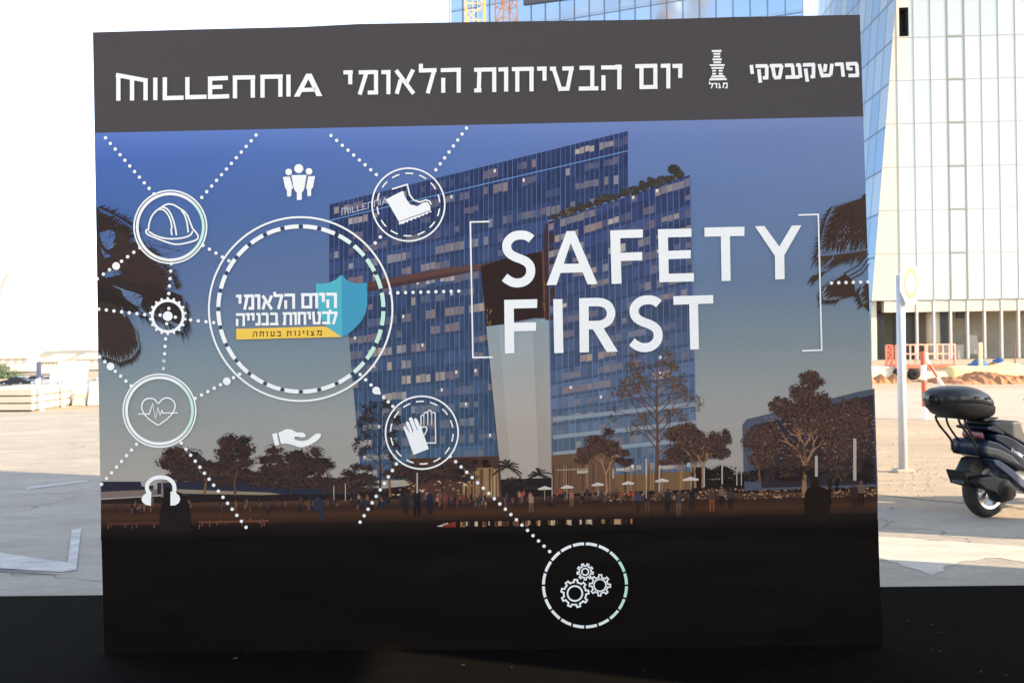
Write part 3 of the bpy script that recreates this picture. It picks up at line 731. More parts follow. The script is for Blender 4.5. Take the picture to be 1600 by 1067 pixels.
for (u, v, h, c, c2) in ((652, 806, 44, (34, 32, 38), (30, 28, 32)), (672, 804, 38, (38, 40, 54), (34, 34, 44)), (634, 802, 34, (42, 40, 48), (44, 36, 36)), (696, 798, 30, (110, 60, 56), (90, 50, 44)),
                         (997, 799, 34, (64, 60, 84), (52, 40, 40)), (1011, 803, 38, (50, 44, 48), (80, 60, 48)), (1043, 800, 38, (44, 44, 42), (36, 34, 34)), (1060, 806, 40, (66, 56, 60), (96, 70, 58)),
                         (1081, 796, 36, (40, 36, 40), (44, 38, 40)), (1112, 799, 38, (74, 58, 50), (120, 70, 46)), (1127, 790, 32, (108, 88, 80), (40, 34, 34)), (1141, 795, 34, (60, 56, 54), (40, 36, 34)),
                         (940, 796, 32, (66, 58, 60), (60, 46, 40)), (893, 792, 28, (140, 96, 76), (110, 80, 62)), (420, 804, 22, (64, 56, 66), (44, 38, 40)), (830, 800, 30, (150, 120, 104), (104, 80, 66)),
                         (1334, 796, 42, (58, 42, 38), (54, 38, 34)), (1345, 790, 40, (104, 84, 70), (44, 34, 30)), (1296, 768, 26, (44, 34, 34), (40, 32, 30)), (1307, 766, 22, (40, 32, 30), (36, 28, 28)), (470, 800, 22, (60, 50, 54), (44, 36, 36))):
    man(u, v, h, c, c2)
# near figures: the man in a dark suit on the right, a seated and a stooping one on the left
PP.disc(1272.5, 752, 7.2, (44, 30, 26), 14, 9)
PP.poly([(1257, 770), (1262, 762), (1268, 758), (1277, 758), (1284, 761), (1297, 766), (1299, 784), (1295, 800), (1296, 812), (1258, 814), (1258, 800), (1256, 788)], (34, 25, 22))
PP.disc(262, 776, 9, (40, 32, 34), 12, 16)
PP.poly([(252, 790), (258, 770), (268, 764), (284, 770), (296, 786), (300, 830), (248, 832)], (34, 27, 28))
PP.poly([(489, 786), (491, 779), (497, 775), (504, 779), (506, 790), (505, 800), (508, 812), (502, 814), (498, 800), (490, 796)], (46, 48, 62))
def shade(x, y, w):
    PP.poly([(x - w, y), (x, y - w * .38), (x + w, y - 1), (x + w * .9, y + 1.4), (x - w * .9, y + 2)], (204, 190, 178)); PP.poly([(x - .6, y), (x + .6, y), (x + .6, y + 18), (x - .6, y + 18)], (150, 130, 112))
for a in ((851, 763, 11), (886, 761, 10), (934, 757, 10), (981, 755, 10), (1034, 751, 11), (1079, 749, 13)): shade(*a)
for (x, a, b, w) in ((652, 738, 770, 2.2), (862.5, 742, 775, 1.2), (958, 732, 747, 2.2), (1009.5, 716, 744, 2.6), (1009.5, 744, 778, 1.4), (1030, 728, 768, 2), (1128, 724, 756, 2.2), (1151, 730, 758, 1.6), (1158, 730, 758, 1.4), (1275, 712, 744, 4.4), (1335, 685, 750, 5), (1100, 730, 760, 2), (540, 755, 782, 1.2), (522, 758, 780, 1.2)):
    PP.poly([(x - w / 2, a), (x + w / 2, a), (x + w / 2, b), (x - w / 2, b)], (176, 164, 152))
PP.poly([(253, 752), (254, 748), (255, 752), (256, 776), (252, 776)], (130, 118, 112))
PP.build('printed_people', PIC)
# --- writing and icons
ZI = 0.0064
LT = {  # strokes in a 0..1 box: x to the right, y up; the bars are thick
 'M': None,
}
def strokes(I, pl, w, c):
    for p in pl: I.stroke(p, w, c)
c1 = crop(130, 0, 3.5556)
def wordmark(I, T, w, c):
    X = lambda *pp: [T(*p) for p in c1(*pp)]
    I.lv = 0
    for p in ([(185, 420), (360, 452)], [(456, 433), (456, 537)], [(581, 432), (581, 532)], [(707, 451), (707, 530)], [(845, 446), (845, 550)], [(944, 446), (944, 546)], [(998, 442), (998, 546)], [(1097, 442), (1097, 541)],
              [(403, 435), (403, 560)], [(1142, 418), (1142, 540)]): I.stroke(X(*p), w, c)
    I.lv = 1
    for p in ([(198, 412), (198, 563)], [(274, 436), (274, 562)], [(349, 448), (349, 561)],
              [(444, 549), (560, 546)], [(569, 544), (687, 541)], [(695, 441), (806, 437)], [(695, 542), (813, 538)], [(833, 435), (957, 433)], [(986, 431), (1110, 429)]): I.stroke(X(*p), w, c)
    I.stroke(X((719, 488), (776, 486)), w * .95, c)
    I.poly(X((1172, 541), (1204, 540), (1262, 425), (1240, 414)), c); I.lv = 2
    I.poly(X((1238, 414), (1270, 413), (1330, 537), (1298, 538)), c); I.stroke(X((1208, 504), (1292, 501)), w * .95, c)
HL = Ink(ZI)
wordmark(HL, lambda x, y: (x, y), 6.7, WHITE)
# the Hebrew headline, each letter drawn in place
c2 = crop(520, 0, 3.5556); c3 = crop(950, 0, 3.5556)
def put(I, f, bars, legs, w):
    I.lv = 0
    for p in bars: I.stroke(f(*p), w, WHITE)
    I.lv = 1
    for p in legs: I.stroke(f(*p), w, WHITE)
put(HL, c2, [[(60, 406), (112, 405)], [(145, 406), (240, 404)], [(195, 518), (253, 517)], [(270, 405), (322, 404)], [(480, 396), (577, 393)], [(600, 394), (712, 391)], [(785, 392), (908, 389)], [(786, 506), (826, 505)], [(920, 390), (974, 388)], [(995, 388), (1117, 386)], [(1135, 386), (1188, 384)], [(1206, 386), (1240, 385)], [(1252, 498), (1312, 496)], [(1275, 385), (1338, 383)], [(1370, 381), (1452, 380)], [(1366, 496), (1475, 494)], [(1490, 379), (1605, 378)]],
    [[(98, 394), (98, 472)], [(190, 400), (150, 529)], [(241, 394), (241, 528)], [(310, 394), (310, 527)], [(352, 394), (450, 524)], [(447, 391), (412, 462)], [(378, 446), (356, 525)], [(490, 358), (490, 404)], [(566, 386), (528, 522)], [(700, 382), (700, 518)], [(614, 436), (614, 519)], [(897, 380), (897, 515)], [(815, 382), (811, 514)], [(963, 379), (963, 512)], [(1104, 377), (1104, 511)], [(1025, 378), (1025, 513)], [(1176, 376), (1176, 452)], [(1224, 376), (1266, 508)], [(1327, 376), (1302, 506)], [(1441, 371), (1441, 494)], [(1503, 422), (1503, 506)]], 6.4)
put(HL, c3, [[(40, 375), (73, 374)], [(150, 372), (272, 369)], [(176, 488), (274, 486)], [(292, 370), (345, 368)], [(357, 371), (412, 369)]],
    [[(62, 365), (62, 500)], [(262, 362), (262, 498)], [(185, 372), (185, 498)], [(334, 360), (334, 495)], [(400, 362), (400, 437)]], 6.4)
HL.build('headline_lettering', WALL)

# maker's mark: stepped tower and the two words beside it
ML = Ink(ZI)
c4 = crop(1100, 70, 6.4)
ML.lv = 0
for (y, a, b, h) in ((70, 74, 174, 20), (98, 90, 162, 17), (126, 90, 162, 17), (154, 80, 178, 18), (183, 90, 170, 18), (211, 54, 206, 17), (239, 70, 196, 17)):
    ML.poly(c4((a, y - h / 2), (b, y - h / 2 - 2), (b - 4, y + h / 2), (a + 4, y + h / 2)), WHITE)
for (y, h) in ((266, 17), (296, 19)):
    ML.poly(c4((80, y - h / 2), (118, y - h / 2), (118, y + h / 2), (80, y + h / 2)), WHITE); ML.poly(c4((144, y - h / 2), (184, y - h / 2), (184, y + h / 2), (144, y + h / 2)), WHITE)
ML.poly(c4((78, 313), (196, 310), (214, 332), (62, 334)), WHITE); ML.poly(c4((60, 340), (216, 337), (230, 360), (46, 363)), WHITE)
def put2(I, f, bars, legs, w, c=None):
    I.lv = 0
    for p in bars: I.stroke(f(*p), w, c or WHITE)
    I.lv = 1
    for p in legs: I.stroke(f(*p), w, c or WHITE)
put2(ML, c4, [[(48, 397), (92, 395)], [(96, 395), (130, 393)], [(186, 392), (232, 391)], [(206, 436), (234, 435)]], [[(52, 374), (54, 400)], [(88, 392), (70, 442)], [(124, 390), (122, 440)], [(146, 388), (162, 440)], [(160, 420), (142, 442)], [(228, 388), (228, 438)], [(198, 390), (186, 438)]], 2.0)
put2(ML, c4, [[(512, 220), (630, 217)], [(585, 338), (640, 335)], [(655, 217), (780, 214)], [(695, 336), (765, 333)], [(805, 213), (890, 210)], [(812, 331), (950, 328)], [(918, 210), (960, 209)], [(985, 208), (1105, 205)], [(1062, 327), (1108, 322)], [(1165, 316), (1262, 311)], [(1305, 203), (1390, 200)], [(1415, 198), (1530, 195)], [(1440, 315), (1545, 311)]],
     [[(470, 208), (480, 298)], [(545, 250), (560, 386)], [(624, 214), (624, 336)], [(682, 216), (702, 330)], [(774, 212), (752, 334)], [(880, 208), (892, 328)], [(950, 206), (962, 336)], [(1012, 244), (1030, 376)], [(1092, 203), (1090, 322)], [(1148, 200), (1176, 312)], [(1212, 199), (1205, 270)], [(1276, 196), (1262, 312)], [(1376, 199), (1388, 326)], [(1432, 200), (1440, 258)], [(1522, 195), (1532, 312)]], 5.6)
ML.lv = 2; ML.stroke(c4((1440, 250), (1482, 248)), 4.6, WHITE); ML.stroke(c4((1190, 268), (1212, 262)), 4.4, WHITE)
ML.build('maker_mark', WALL)

# SAFETY FIRST
SF = Ink(ZI); SF.lv = 0
c5 = crop(700, 330, 5.3333); c6 = crop(1000, 180, 3.9525); c7 = crop(740, 500, 4.4444); c8 = crop(960, 440, 8.8889)
def smooth(pts, n=8):
    out = []
    for i in range(len(pts) - 1):
        p0 = pts[max(0, i - 1)]; p1 = pts[i]; p2 = pts[i + 1]; p3 = pts[min(len(pts) - 1, i + 2)]
        for k in range(n):
            t = k / n
            out.append(tuple(.5 * ((2 * p1[d]) + (-p0[d] + p2[d]) * t + (2 * p0[d] - 5 * p1[d] + 4 * p2[d] - p3[d]) * t * t + (-p0[d] + 3 * p1[d] - 3 * p2[d] + p3[d]) * t ** 3) for d in (0, 1)))
    return out + [pts[-1]]
S2 = [(615, 312), (575, 280), (520, 258), (455, 255), (385, 266), (320, 305), (278, 362), (270, 415), (285, 475), (330, 525), (400, 562), (480, 592), (550, 630), (592, 680), (605, 745), (592, 815), (550, 870), (490, 905), (415, 917), (345, 905), (285, 872), (240, 838)]
S2p = c8(*S2)
SF.stroke(smooth(S2p), 14.0, WHITE)
S1p = [(783 + (x - 981.5) * (836.6 - 783) / (1035.5 - 981.5), 361 + (y - 462) * (449.2 - 361) / (550 - 462) + (x - 1008) * -.0) for x, y in S2p]
SF.stroke(smooth(S1p), 14.0, WHITE)
SF.poly(c5((820, 618), (904, 615), (1022, 268), (1022, 168), (988, 168)), WHITE); SF.poly(c5((1022, 168), (1056, 168), (1246, 608), (1163, 611), (1022, 268)), WHITE)
SF.lv = 1; SF.poly(c5((958, 441), (1092, 438), (1126, 511), (930, 516)), WHITE); SF.lv = 0
SF.poly([(953.2, 360.4), (968.6, 359.9), (971, 443.4), (955.5, 443.8)], WHITE); SF.lv = 1
SF.poly([(953.2, 360.4), (1004.2, 358.7), (1004.2, 371.6), (953.4, 373)], WHITE); SF.poly([(966, 395.3), (1003.2, 394.2), (1003.2, 407), (966, 408.3)], WHITE); SF.lv = 0
SF.poly([(1027.6, 358.8), (1042.8, 358.3), (1045, 440), (1030, 441)], WHITE); SF.lv = 1
SF.poly([(1027.6, 358.8), (1080, 357.4), (1080, 370.4), (1028, 371.8)], WHITE); SF.poly([(1040, 392.4), (1079, 391), (1079, 404), (1040, 405.4)], WHITE); SF.poly([(1029.6, 428.2), (1083.8, 427), (1084, 440), (1030, 441.2)], WHITE); SF.lv = 0
SF.poly(c6((497, 700), (553, 700), (558, 1023), (502, 1026)), WHITE); SF.lv = 1; SF.poly(c6((396, 696), (643, 690), (643, 747), (397, 752)), WHITE); SF.lv = 0
SF.poly(c6((708, 688), (766, 686), (858, 812), (936, 683), (994, 682), (889, 866), (891, 1013), (833, 1016), (831, 870)), WHITE)
SF.poly([(787.8, 468.8), (802.6, 468.5), (803.8, 551.8), (789, 552.4)], WHITE); SF.lv = 1
SF.poly([(787.8, 468.8), (839.4, 467.6), (839.2, 481.2), (788, 482.6)], WHITE); SF.poly([(800, 504.6), (837.6, 503.8), (837.6, 517), (800, 517.8)], WHITE); SF.lv = 0
SF.poly([(864.3, 467.8), (878.7, 467.5), (880.2, 551.3), (866, 551.7)], WHITE)
SF.poly([(904.7, 466.2), (919.6, 465.8), (920.2, 550.2), (905.6, 550.6)], WHITE); SF.lv = 1
bowl = [(912, 472.6), (934, 472.2), (944, 474), (951, 479), (954.6, 489), (951.8, 499), (945, 505), (935, 507.6), (912, 508)]
SF.stroke(smooth(bowl, 5), 13.2, WHITE); SF.lv = 2
SF.poly([(924, 511), (940.6, 509), (965.4, 549.3), (948, 550)], WHITE); SF.lv = 0
SF.poly(c8((1035, 300), (1158, 300), (1172, 940), (1050, 944)), WHITE); SF.lv = 1; SF.poly(c8((815, 205), (1368, 188), (1370, 305), (818, 324)), WHITE)
SF.build('slogan_lettering', WALL)
BK = Ink(ZI)
BK.stroke([(765, 346.6), (735, 347.4), (739, 558.6), (770, 558)], 2.4, WHITE); BK.stroke([(1247, 336.4), (1278, 335.6), (1283.4, 547), (1253, 548.2)], 2.4, WHITE)
BK.build('slogan_brackets', WALL)

# shop names and the name on the tower
SN = Ink(ZI - .0003)
def tmark(x, y):                                        # small copy of the wordmark on the tower, following its slope
    k = (596 - 534) / (503 - 183); sx = 534 + (x - 183) * (606 - 534) / (503 - 183) ; return (sx, 337 + (y - 157) * .285 - (sx - 534) * .235)
wordmark(SN, tmark, 1.5, (176, 180, 200))
F3 = {'B': ['00,01', '01,.81', '.81,.8.5', '0.5,.9.5', '.9.5,.90', '.90,00'], 'A': ['00,.51', '.51,10', '.2.4,.8.4'], 'K': ['00,01', '0.4,.91', '.3.6,10'], 'E': ['00,01', '01,.81', '0.5,.7.5', '00,.80'], 'R': ['00,01', '01,.91', '.91,.9.5', '.9.5,0.5', '.4.5,10'], 'Y': ['.50,.5.5', '.5.5,01', '.5.5,11'], 'M': ['00,01', '01,.5.4', '.5.4,11', '11,10'], 'T': ['.50,.51', '01,11']}
import re
def tiny(I, word, x0, y0, x1, h, c, w):
    n = len(word); cw = (x1 - x0) / n
    for i, ch in enumerate(word):
        for sg in F3[ch]:
            a, b = sg.split(',')
            pr = lambda t: [float(q) for q in re.findall(r'\.\d|\d', t)]
            (ax, ay), (bx, by) = pr(a), pr(b)
            X = lambda q: x0 + cw * (i + .1 + .72 * q); Y = lambda q: y0 - h * q
            I.stroke([(X(ax), Y(ay)), (X(bx), Y(by))], w, c)
SN.lv = None; SN.k = 30
for wd, x0, x1, y in (('BAKERY', 902, 919, 739), ('MARKET', 963, 983, 735.5), ('BAKERY', 1030, 1053, 731.5)): tiny(SN, wd, x0, y, x1, 4.4, (208, 196, 180), .9)
SN.build('printed_signs', PIC)

# dotted links between the icons
DT = Ink(ZI); q5 = crop(140, 180, 5.3333); q6 = crop(140, 380, 5.3333); q8 = crop(420, 200, 5.3333); q5b = crop(150, 560, 5.3333); q7 = crop(340, 420, 5.3333); q7b = crop(380, 580, 4.4444); q6b = crop(150, 660, 5.3333)
DT.lv = 0
def D(f, a, b, n): p = f(a, b); DT.dots(p[0], p[1], n, 2.7, WHITE)
D(q5, (137, 193), (540, 660), 11); D(q5, (1390, 170), (938, 688), 12); D(q8, (520, 67), (898, 392), 9)
DT.dots((729, 201), (681.2, 266), 8, 2.7, WHITE); D(q8, (930, 910), (888, 960), 2); D(q6, (948, 20), (1163, 148), 5)
D(q6, (423, 40), (270, 152), 4); D(q6, (170, 222), (68, 297), 3); D(q6, (684, 172), (664, 420), 5); D(q6, (637, 797), (620, 1045), 5)
D(q6, (80, 550), (462, 595), 7); D(q6, (845, 640), (1037, 662), 4); D(q6, (88, 947), (130, 988), 2); D(q5b, (165, 107), (297, 228), 4)
D(q5b, (1200, 130), (1148, 160), 2); D(q5b, (1040, 218), (830, 332), 5); D(q6b, (342, 180), (50, 512), 8); D(q6b, (715, 170), (1253, 870), 15)
DT.dots((610, 458), (717, 455), 10, 2.7, WHITE); D(c6, (1180, 1037), (1405, 1030), 6); D(q7, (1190, 880), (1280, 967), 3); D(q7b, (945, 150), (1040, 243), 4)
D(q7b, (1065, 642), (813, 1045), 10); DT.dots((703.4, 712.6), (858.7, 860.8), 19, 2.7, WHITE); DT.dots((256.4, 564), (256, 576), 2, 2.7, WHITE)
DT.lv = 1
for f, p in ((q6, (225, 192)), (q6, (178, 1027)), (q5b, (1093, 190)), (q7, (1323, 1013))): a = f(p)[0]; DT.disc(a[0], a[1], 6.1, WHITE, 22)
DT.build('dotted_links', WALL)

def tint(a):                                            # rings turn pale green on their right side
    d = abs((a + 180) % 360 - 180); return mixc(TINT, WHITE, sstep((d - 25) / 45))
# big badge
BG = Ink(ZI + .0002); BG.lv = 0
BG.arc(470.2, 483, 143.2, 3.0, 0, 360, WHITE, 90)
for i in range(28):
    a = 90 + i * 360 / 28; BG.arc(470.5, 483, 128.8, 6.4, a + 1.5, a + 360 / 28 - 1.5, tint, 6); BG.disc(470.5 + 128.8 * math.cos(R(a)), 483 - 128.8 * math.sin(R(a)), 2.3, (52, 66, 88), 10)
SHL, SHR = (84, 176, 192), (70, 152, 184)
BG.poly(q7((820, 122), (870, 128), (930, 118), (985, 92), (1035, 52), (1040, 570), (985, 545), (930, 500), (880, 440), (845, 380), (828, 310)), SHL)
BG.lv = 1
BG.poly(q7((1035, 52), (1075, 92), (1120, 116), (1180, 126), (1248, 116), (1248, 310), (1232, 380), (1190, 450), (1130, 510), (1080, 550), (1040, 570)), SHR)
BG.poly(q7((905, 480), (1035, 568), (158, 590), (158, 500)), (250, 198, 88)); BG.lv = 2
cB = crop(360, 440, 8.8889)
def heb(I, f, items, w, c):
    """items: (letter, x0, x1, top y, bottom y) in crop pixels"""
    G = {'yod': ([[(0, 1), (1, 1)]], [[(.72, 1), (.72, .45)]]), 'vav': ([[(0, 1), (1, 1)]], [[(.75, 1), (.75, 0)]]), 'he': ([[(0, 1), (1, 1)]], [[(.88, 1), (.88, 0)], [(.14, .62), (.14, 0)]]), 'het': ([[(0, 1), (1, 1)]], [[(.86, 1), (.86, 0)], [(.18, 1), (.18, 0)]]),
         'mem': ([[(.05, 1), (1, 1)], [(.5, .04), (1, .04)]], [[(.9, 1), (.9, 0)], [(.38, .95), (.12, 0)]]), 'mems': ([[(0, 1), (1, 1)], [(.1, .05), (1, .05)]], [[(.9, 1), (.9, 0)], [(.16, 1), (.16, 0)]]),
         'alef': ([], [[(.08, 1), (.92, 0)], [(.9, 1), (.66, .5)], [(.3, .55), (.1, 0)]]), 'lamed': ([[(0, .98), (1, .98)]], [[(.12, 1.25), (.12, .98)], [(.9, .98), (.5, 0)]]), 'tav': ([[(0, 1), (1, 1)], [(0, .05), (.3, .05)]], [[(.9, 1), (.9, 0)], [(.24, 1), (.22, 0)]]),
         'tet': ([[(0, 1), (.3, 1)], [(.2, .04), (.85, .04)], [(.6, 1), (1, 1)]], [[(.16, 1), (.24, 0)], [(.9, 1), (.82, 0)]]), 'bet': ([[(0, 1), (.85, 1)], [(0, .05), (1.02, .05)]], [[(.78, 1), (.78, .05)]]), 'nun': ([[(.2, 1), (.85, 1)], [(0, .05), (.9, .05)]], [[(.78, 1), (.78, .05)]]), 'tsadi': ([[(.1, .05), (1, .05)]], [[(.1, 1), (.88, .05)], [(.9, 1), (.5, .5)]])}
    for (g, x0, x1, y0, y1) in items:
        hw = w * f((1, 0))[0][0]; k = 8.8889
        t0, t1, l, r = y0 + w * k / 2, y1 - w * k * .35, x0, x1
        M = lambda p: f((l + (r - l) * p[0], (y1 - (y1 - t0) * p[1]) if p[1] < .9 or p[1] == .98 else (t0 if p[1] == 1 else y1 - (y1 - t0) * p[1])))[0]
        base = I.lv
        for p in G[g][0]: I.stroke([M(q) if q[1] > .06 else f((l + (r - l) * q[0], y1 - w * k / 2))[0] for q in p], w, c)
        I.lv = base + 1
        for p in G[g][1]: I.stroke([M(q) for q in p], w, c)
        I.lv = base
f1 = lambda *pp: [cB((p[0], p[1]))[0] for p in pp]
def line(y0l, y1l, slope, spec):
    return [(g, a, b, y0l + (a - 80) * slope, y1l + (a - 80) * slope) for g, a, b in spec]
heb(BG, f1, line(182, 394, -.021, [('yod', 82, 160), ('mem', 184, 330), ('vav', 342, 420), ('alef', 440, 592), ('lamed', 604, 735), ('he', 752, 900), ('mems', 985, 1135), ('vav', 1140, 1222), ('yod', 1236, 1318), ('he', 1336, 1480)]), 4.6, WHITE)
heb(BG, f1, line(440, 618, -.021, [('he', 82, 205), ('yod', 215, 272), ('yod', 282, 340), ('nun', 352, 422), ('bet', 436, 540), ('bet', 556, 672), ('tav', 730, 858), ('vav', 866, 926), ('het', 936, 1056), ('yod', 1066, 1122), ('tet', 1138, 1258), ('bet', 1276, 1390), ('lamed', 1374, 1490)]), 4.0, WHITE)
heb(BG, f1, line(702, 772, -.021, [('he', 315, 378), ('het', 408, 470), ('vav', 496, 524), ('tet', 560, 620), ('bet', 652, 708), ('tav', 786, 852), ('vav', 886, 912), ('nun', 940, 976), ('yod', 1004, 1030), ('vav', 1058, 1084), ('tsadi', 1112, 1172), ('mem', 1204, 1272)]), 1.5, (62, 44, 20))
BG.build('safety_day_badge', WALL)

# helmet
IC = Ink(ZI + .0002); IC.lv = 0
def double_ring(I, x, y): I.arc(x, y, 56.6, 2.5, 0, 360, WHITE, 60); I.arc(x, y, 51.6, 4.4, 0, 360, tint, 60)
def dash_ring(I, x, y, a0=4):
    I.arc(x, y, 56.7, 2.5, 0, 360, WHITE, 60)
    for i in range(14): I.arc(x, y, 48.8, 2.2, a0 + i * 360 / 14, a0 + i * 360 / 14 + 14.5, WHITE, 4)
h5 = crop(200, 290, 8.2077)
double_ring(IC, 266.8, 355)
IC.lv = 1; W2 = 2.5
IC.stroke(smooth(h5((268, 572), (278, 490), (310, 400), (360, 335), (440, 278), (500, 246), (545, 242), (600, 255), (660, 292), (720, 330), (770, 390), (800, 470), (830, 540)), 4), W2, WHITE)
IC.stroke(smooth(h5((400, 310), (450, 312), (500, 350), (545, 430), (568, 530), (560, 570), (568, 640)), 4), W2, WHITE); IC.lv = 2
IC.stroke(smooth(h5((440, 280), (500, 298), (550, 360), (590, 460), (615, 560), (626, 642)), 4), W2, WHITE)
IC.stroke(smooth(h5((690, 322), (730, 380), (760, 470), (778, 605)), 4), W2, WHITE)
IC.stroke(smooth(h5((268, 590), (350, 640), (450, 674), (560, 686), (680, 678), (780, 652), (820, 620), (832, 585)), 4), W2, WHITE); IC.lv = 3
IC.stroke(smooth(h5((268, 570), (240, 575), (242, 612), (280, 640), (400, 690), (540, 740), (640, 757), (760, 738), (880, 700), (905, 660), (890, 620), (840, 560), (825, 540)), 4), W2, WHITE)
IC.build('helmet_icon', WALL)
# boot
IC = Ink(ZI + .0002); IC.lv = 0; dash_ring(IC, 638.4, 320.2); IC.lv = 1
IC.poly(q8((978, 597), (1115, 528), (1150, 600), (1180, 640), (1240, 655), (1290, 622), (1325, 620), (1345, 650), (1350, 688), (1200, 740), (1085, 782)), WHITE)
IC.stroke(q8((1030, 512), (1155, 473), (1175, 560), (1210, 605), (1260, 620), (1310, 602), (1340, 612), (1355, 640)), 2.3, WHITE)
sole = [(1082, 790), (1352, 690)]
IC.poly(q8((1082, 788), (1354, 692), (1356, 704), (1330, 706), (1322, 722), (1300, 718), (1290, 736), (1268, 732), (1258, 750), (1236, 746), (1226, 762), (1204, 758), (1192, 776), (1170, 770), (1158, 790), (1136, 786), (1124, 804), (1104, 798), (1092, 812)), WHITE)
IC.build('boot_icon', WALL)
# people
IC = Ink(ZI + .0002); IC.lv = 0
for (x, y, r) in ((252, 342, 38), (168, 370, 28), (337, 365, 28)): a = q8((x, y))[0]; IC.disc(a[0], a[1], r / 5.333, WHITE, 22)
IC.poly(q8((190, 396), (318, 394), (300, 500), (290, 528), (277, 540), (277, 600), (236, 604), (236, 540), (222, 530), (208, 500)), WHITE)
IC.poly(q8((120, 412), (178, 408), (204, 502), (192, 518), (188, 572), (156, 576), (152, 520), (138, 500)), WHITE); IC.poly(q8((330, 406), (388, 404), (370, 498), (356, 516), (354, 570), (324, 572), (322, 520), (312, 504)), WHITE)
IC.build('people_icon', WALL)
# cogwheel
IC = Ink(ZI + .0002); IC.lv = 0
gx, gy = 262.8, 494
def cog(I, x, y, r0, r1, r2, n, c, w0=.5, ph=0):         # solid ring with teeth
    A, B = [], []
    for i in range(n):
        for (f, r) in ((0, r1), (.28, r1), (.34, r2), (.66, r2), (.72, r1)):
            a = R(360 * (i + f) / n + ph); A.append((x + r * math.cos(a), y + r * math.sin(a))); B.append((x + r0 * math.cos(a), y + r0 * math.sin(a)))
    I.quads(A, B, c, True)
cog(IC, gx, gy, 22, 26.4, 29.6, 18, WHITE)
IC.disc(gx, gy, 7.6, WHITE, 22)
for a in range(4): IC.disc(gx + 12 * math.cos(R(90 * a + 8)), gy + 12 * math.sin(R(90 * a + 8)), 2.6, WHITE, 12)
IC.build('cog_icon', WALL)
# heart
IC = Ink(ZI + .0002); IC.lv = 0; double_ring(IC, 249.9, 641.4); IC.lv = 1
IC.stroke(smooth(q5b((523, 556), (440, 500), (395, 440), (385, 390), (410, 345), (450, 332), (490, 340), (523, 372), (556, 340), (596, 328), (640, 345), (662, 385), (650, 440), (600, 500), (523, 556)), 5), 2.0, WHITE); IC.lv = 2
IC.stroke(q5b((356, 462), (448, 462), (476, 376), (500, 498), (520, 412), (538, 470), (552, 432), (562, 454), (686, 452)), 1.8, WHITE)
IC.build('heart_icon', WALL)
# open hand
IC = Ink(ZI + .0002); IC.lv = 0; qh = crop(420, 650, 15.24)
IC.poly(qh((85, 425), (200, 398), (262, 680), (155, 702)), WHITE)
IC.poly(smooth(qh((232, 392), (310, 360), (400, 315), (480, 310), (560, 322), (640, 372), (700, 388), (790, 385), (845, 405), (882, 455), (870, 490), (800, 500), (700, 488), (630, 492), (612, 520), (640, 555), (720, 580), (820, 590), (920, 565), (1020, 500), (1110, 430), (1180, 412), (1240, 425), (1245, 470), (1190, 550), (1080, 630), (960, 690), (800, 738), (690, 722), (560, 680), (430, 650), (300, 650), (262, 500), (232, 392)), 3)[:-1], WHITE)
IC.build('hand_icon', WALL)
# headphones
IC = Ink(ZI + .0002); IC.lv = 0
IC.stroke(smooth(q6b((440, 580), (428, 540), (440, 500), (480, 466), (545, 453), (605, 466), (645, 500), (658, 545), (652, 580)), 5), 6.2, WHITE); IC.lv = 1
IC.poly(q6b((465, 574), (428, 574), (420, 588), (395, 605), (382, 635), (392, 662), (420, 684), (462, 692)), WHITE); IC.poly(q6b((624, 574), (668, 574), (676, 588), (698, 608), (705, 636), (695, 665), (668, 686), (624, 690)), WHITE)
IC.build('headphones_icon', WALL)
# gloves
IC = Ink(ZI + .0002); IC.lv = 0; dash_ring(IC, 659.3, 675.6, 9); qg = crop(600, 620, 8.8917)
IC.lv = 1
IC.stroke(qg((512, 440), (516, 262), (530, 252), (552, 258), (556, 385), (556, 230), (580, 210), (606, 222), (610, 390), (610, 200), (632, 182), (656, 196), (662, 392), (664, 222), (690, 214), (712, 224), (720, 636), (590, 638)), 1.7, WHITE); IC.lv = 2
IC.stroke(smooth(qg((520, 440), (540, 416), (580, 416), (598, 450), (580, 495), (556, 535)), 4), 1.7, WHITE)
IC.poly(qg((412, 802), (624, 720), (560, 540), (528, 450), (492, 390), (470, 320), (445, 292), (420, 302), (424, 340), (470, 455), (462, 462), (400, 300), (385, 282), (360, 284), (346, 302), (408, 462), (408, 505), (352, 362), (330, 336), (308, 345), (306, 372), (352, 480), (354, 500), (310, 418), (292, 402), (276, 412), (276, 436), (330, 570), (360, 660)), WHITE)
IC.build('gloves_icon', WALL)
# three gears
IC = Ink(ZI + .0002); IC.lv = 0
for i in range(20): a = 90 + i * 18; IC.arc(913.9, 913.6, 64.8, 4.5, a + 1.3, a + 16.7, tint, 4)
k3 = crop(860, 860, 9.7)
def gear(I, x, y, r0, r1, n, hub, w, ph):
    pts = []
    for i in range(n):
        for f, r in ((.0, r0), (.26, r0), (.34, r1), (.66, r1), (.74, r0)):
            a = R(360 * (i + f) / n + ph); pts.append((x + r * math.cos(a), y + r * math.sin(a)))
    I.stroke(pts, w, WHITE, True); I.arc(x, y, hub, w, 0, 360, WHITE, 28)
IC.lv = 1; gear(IC, 898.2, 926.2, 17.6, 21.6, 9, 11.6, 2.7, 14)
IC.lv = 2; gear(IC, 914.2, 892.4, 9.2, 12.6, 9, 5.2, 2.2, -10); IC.lv = 3; gear(IC, 937.2, 913.4, 12.4, 16.4, 8, 9.4, 2.2, -20)
IC.build('gears_icon', WALL)
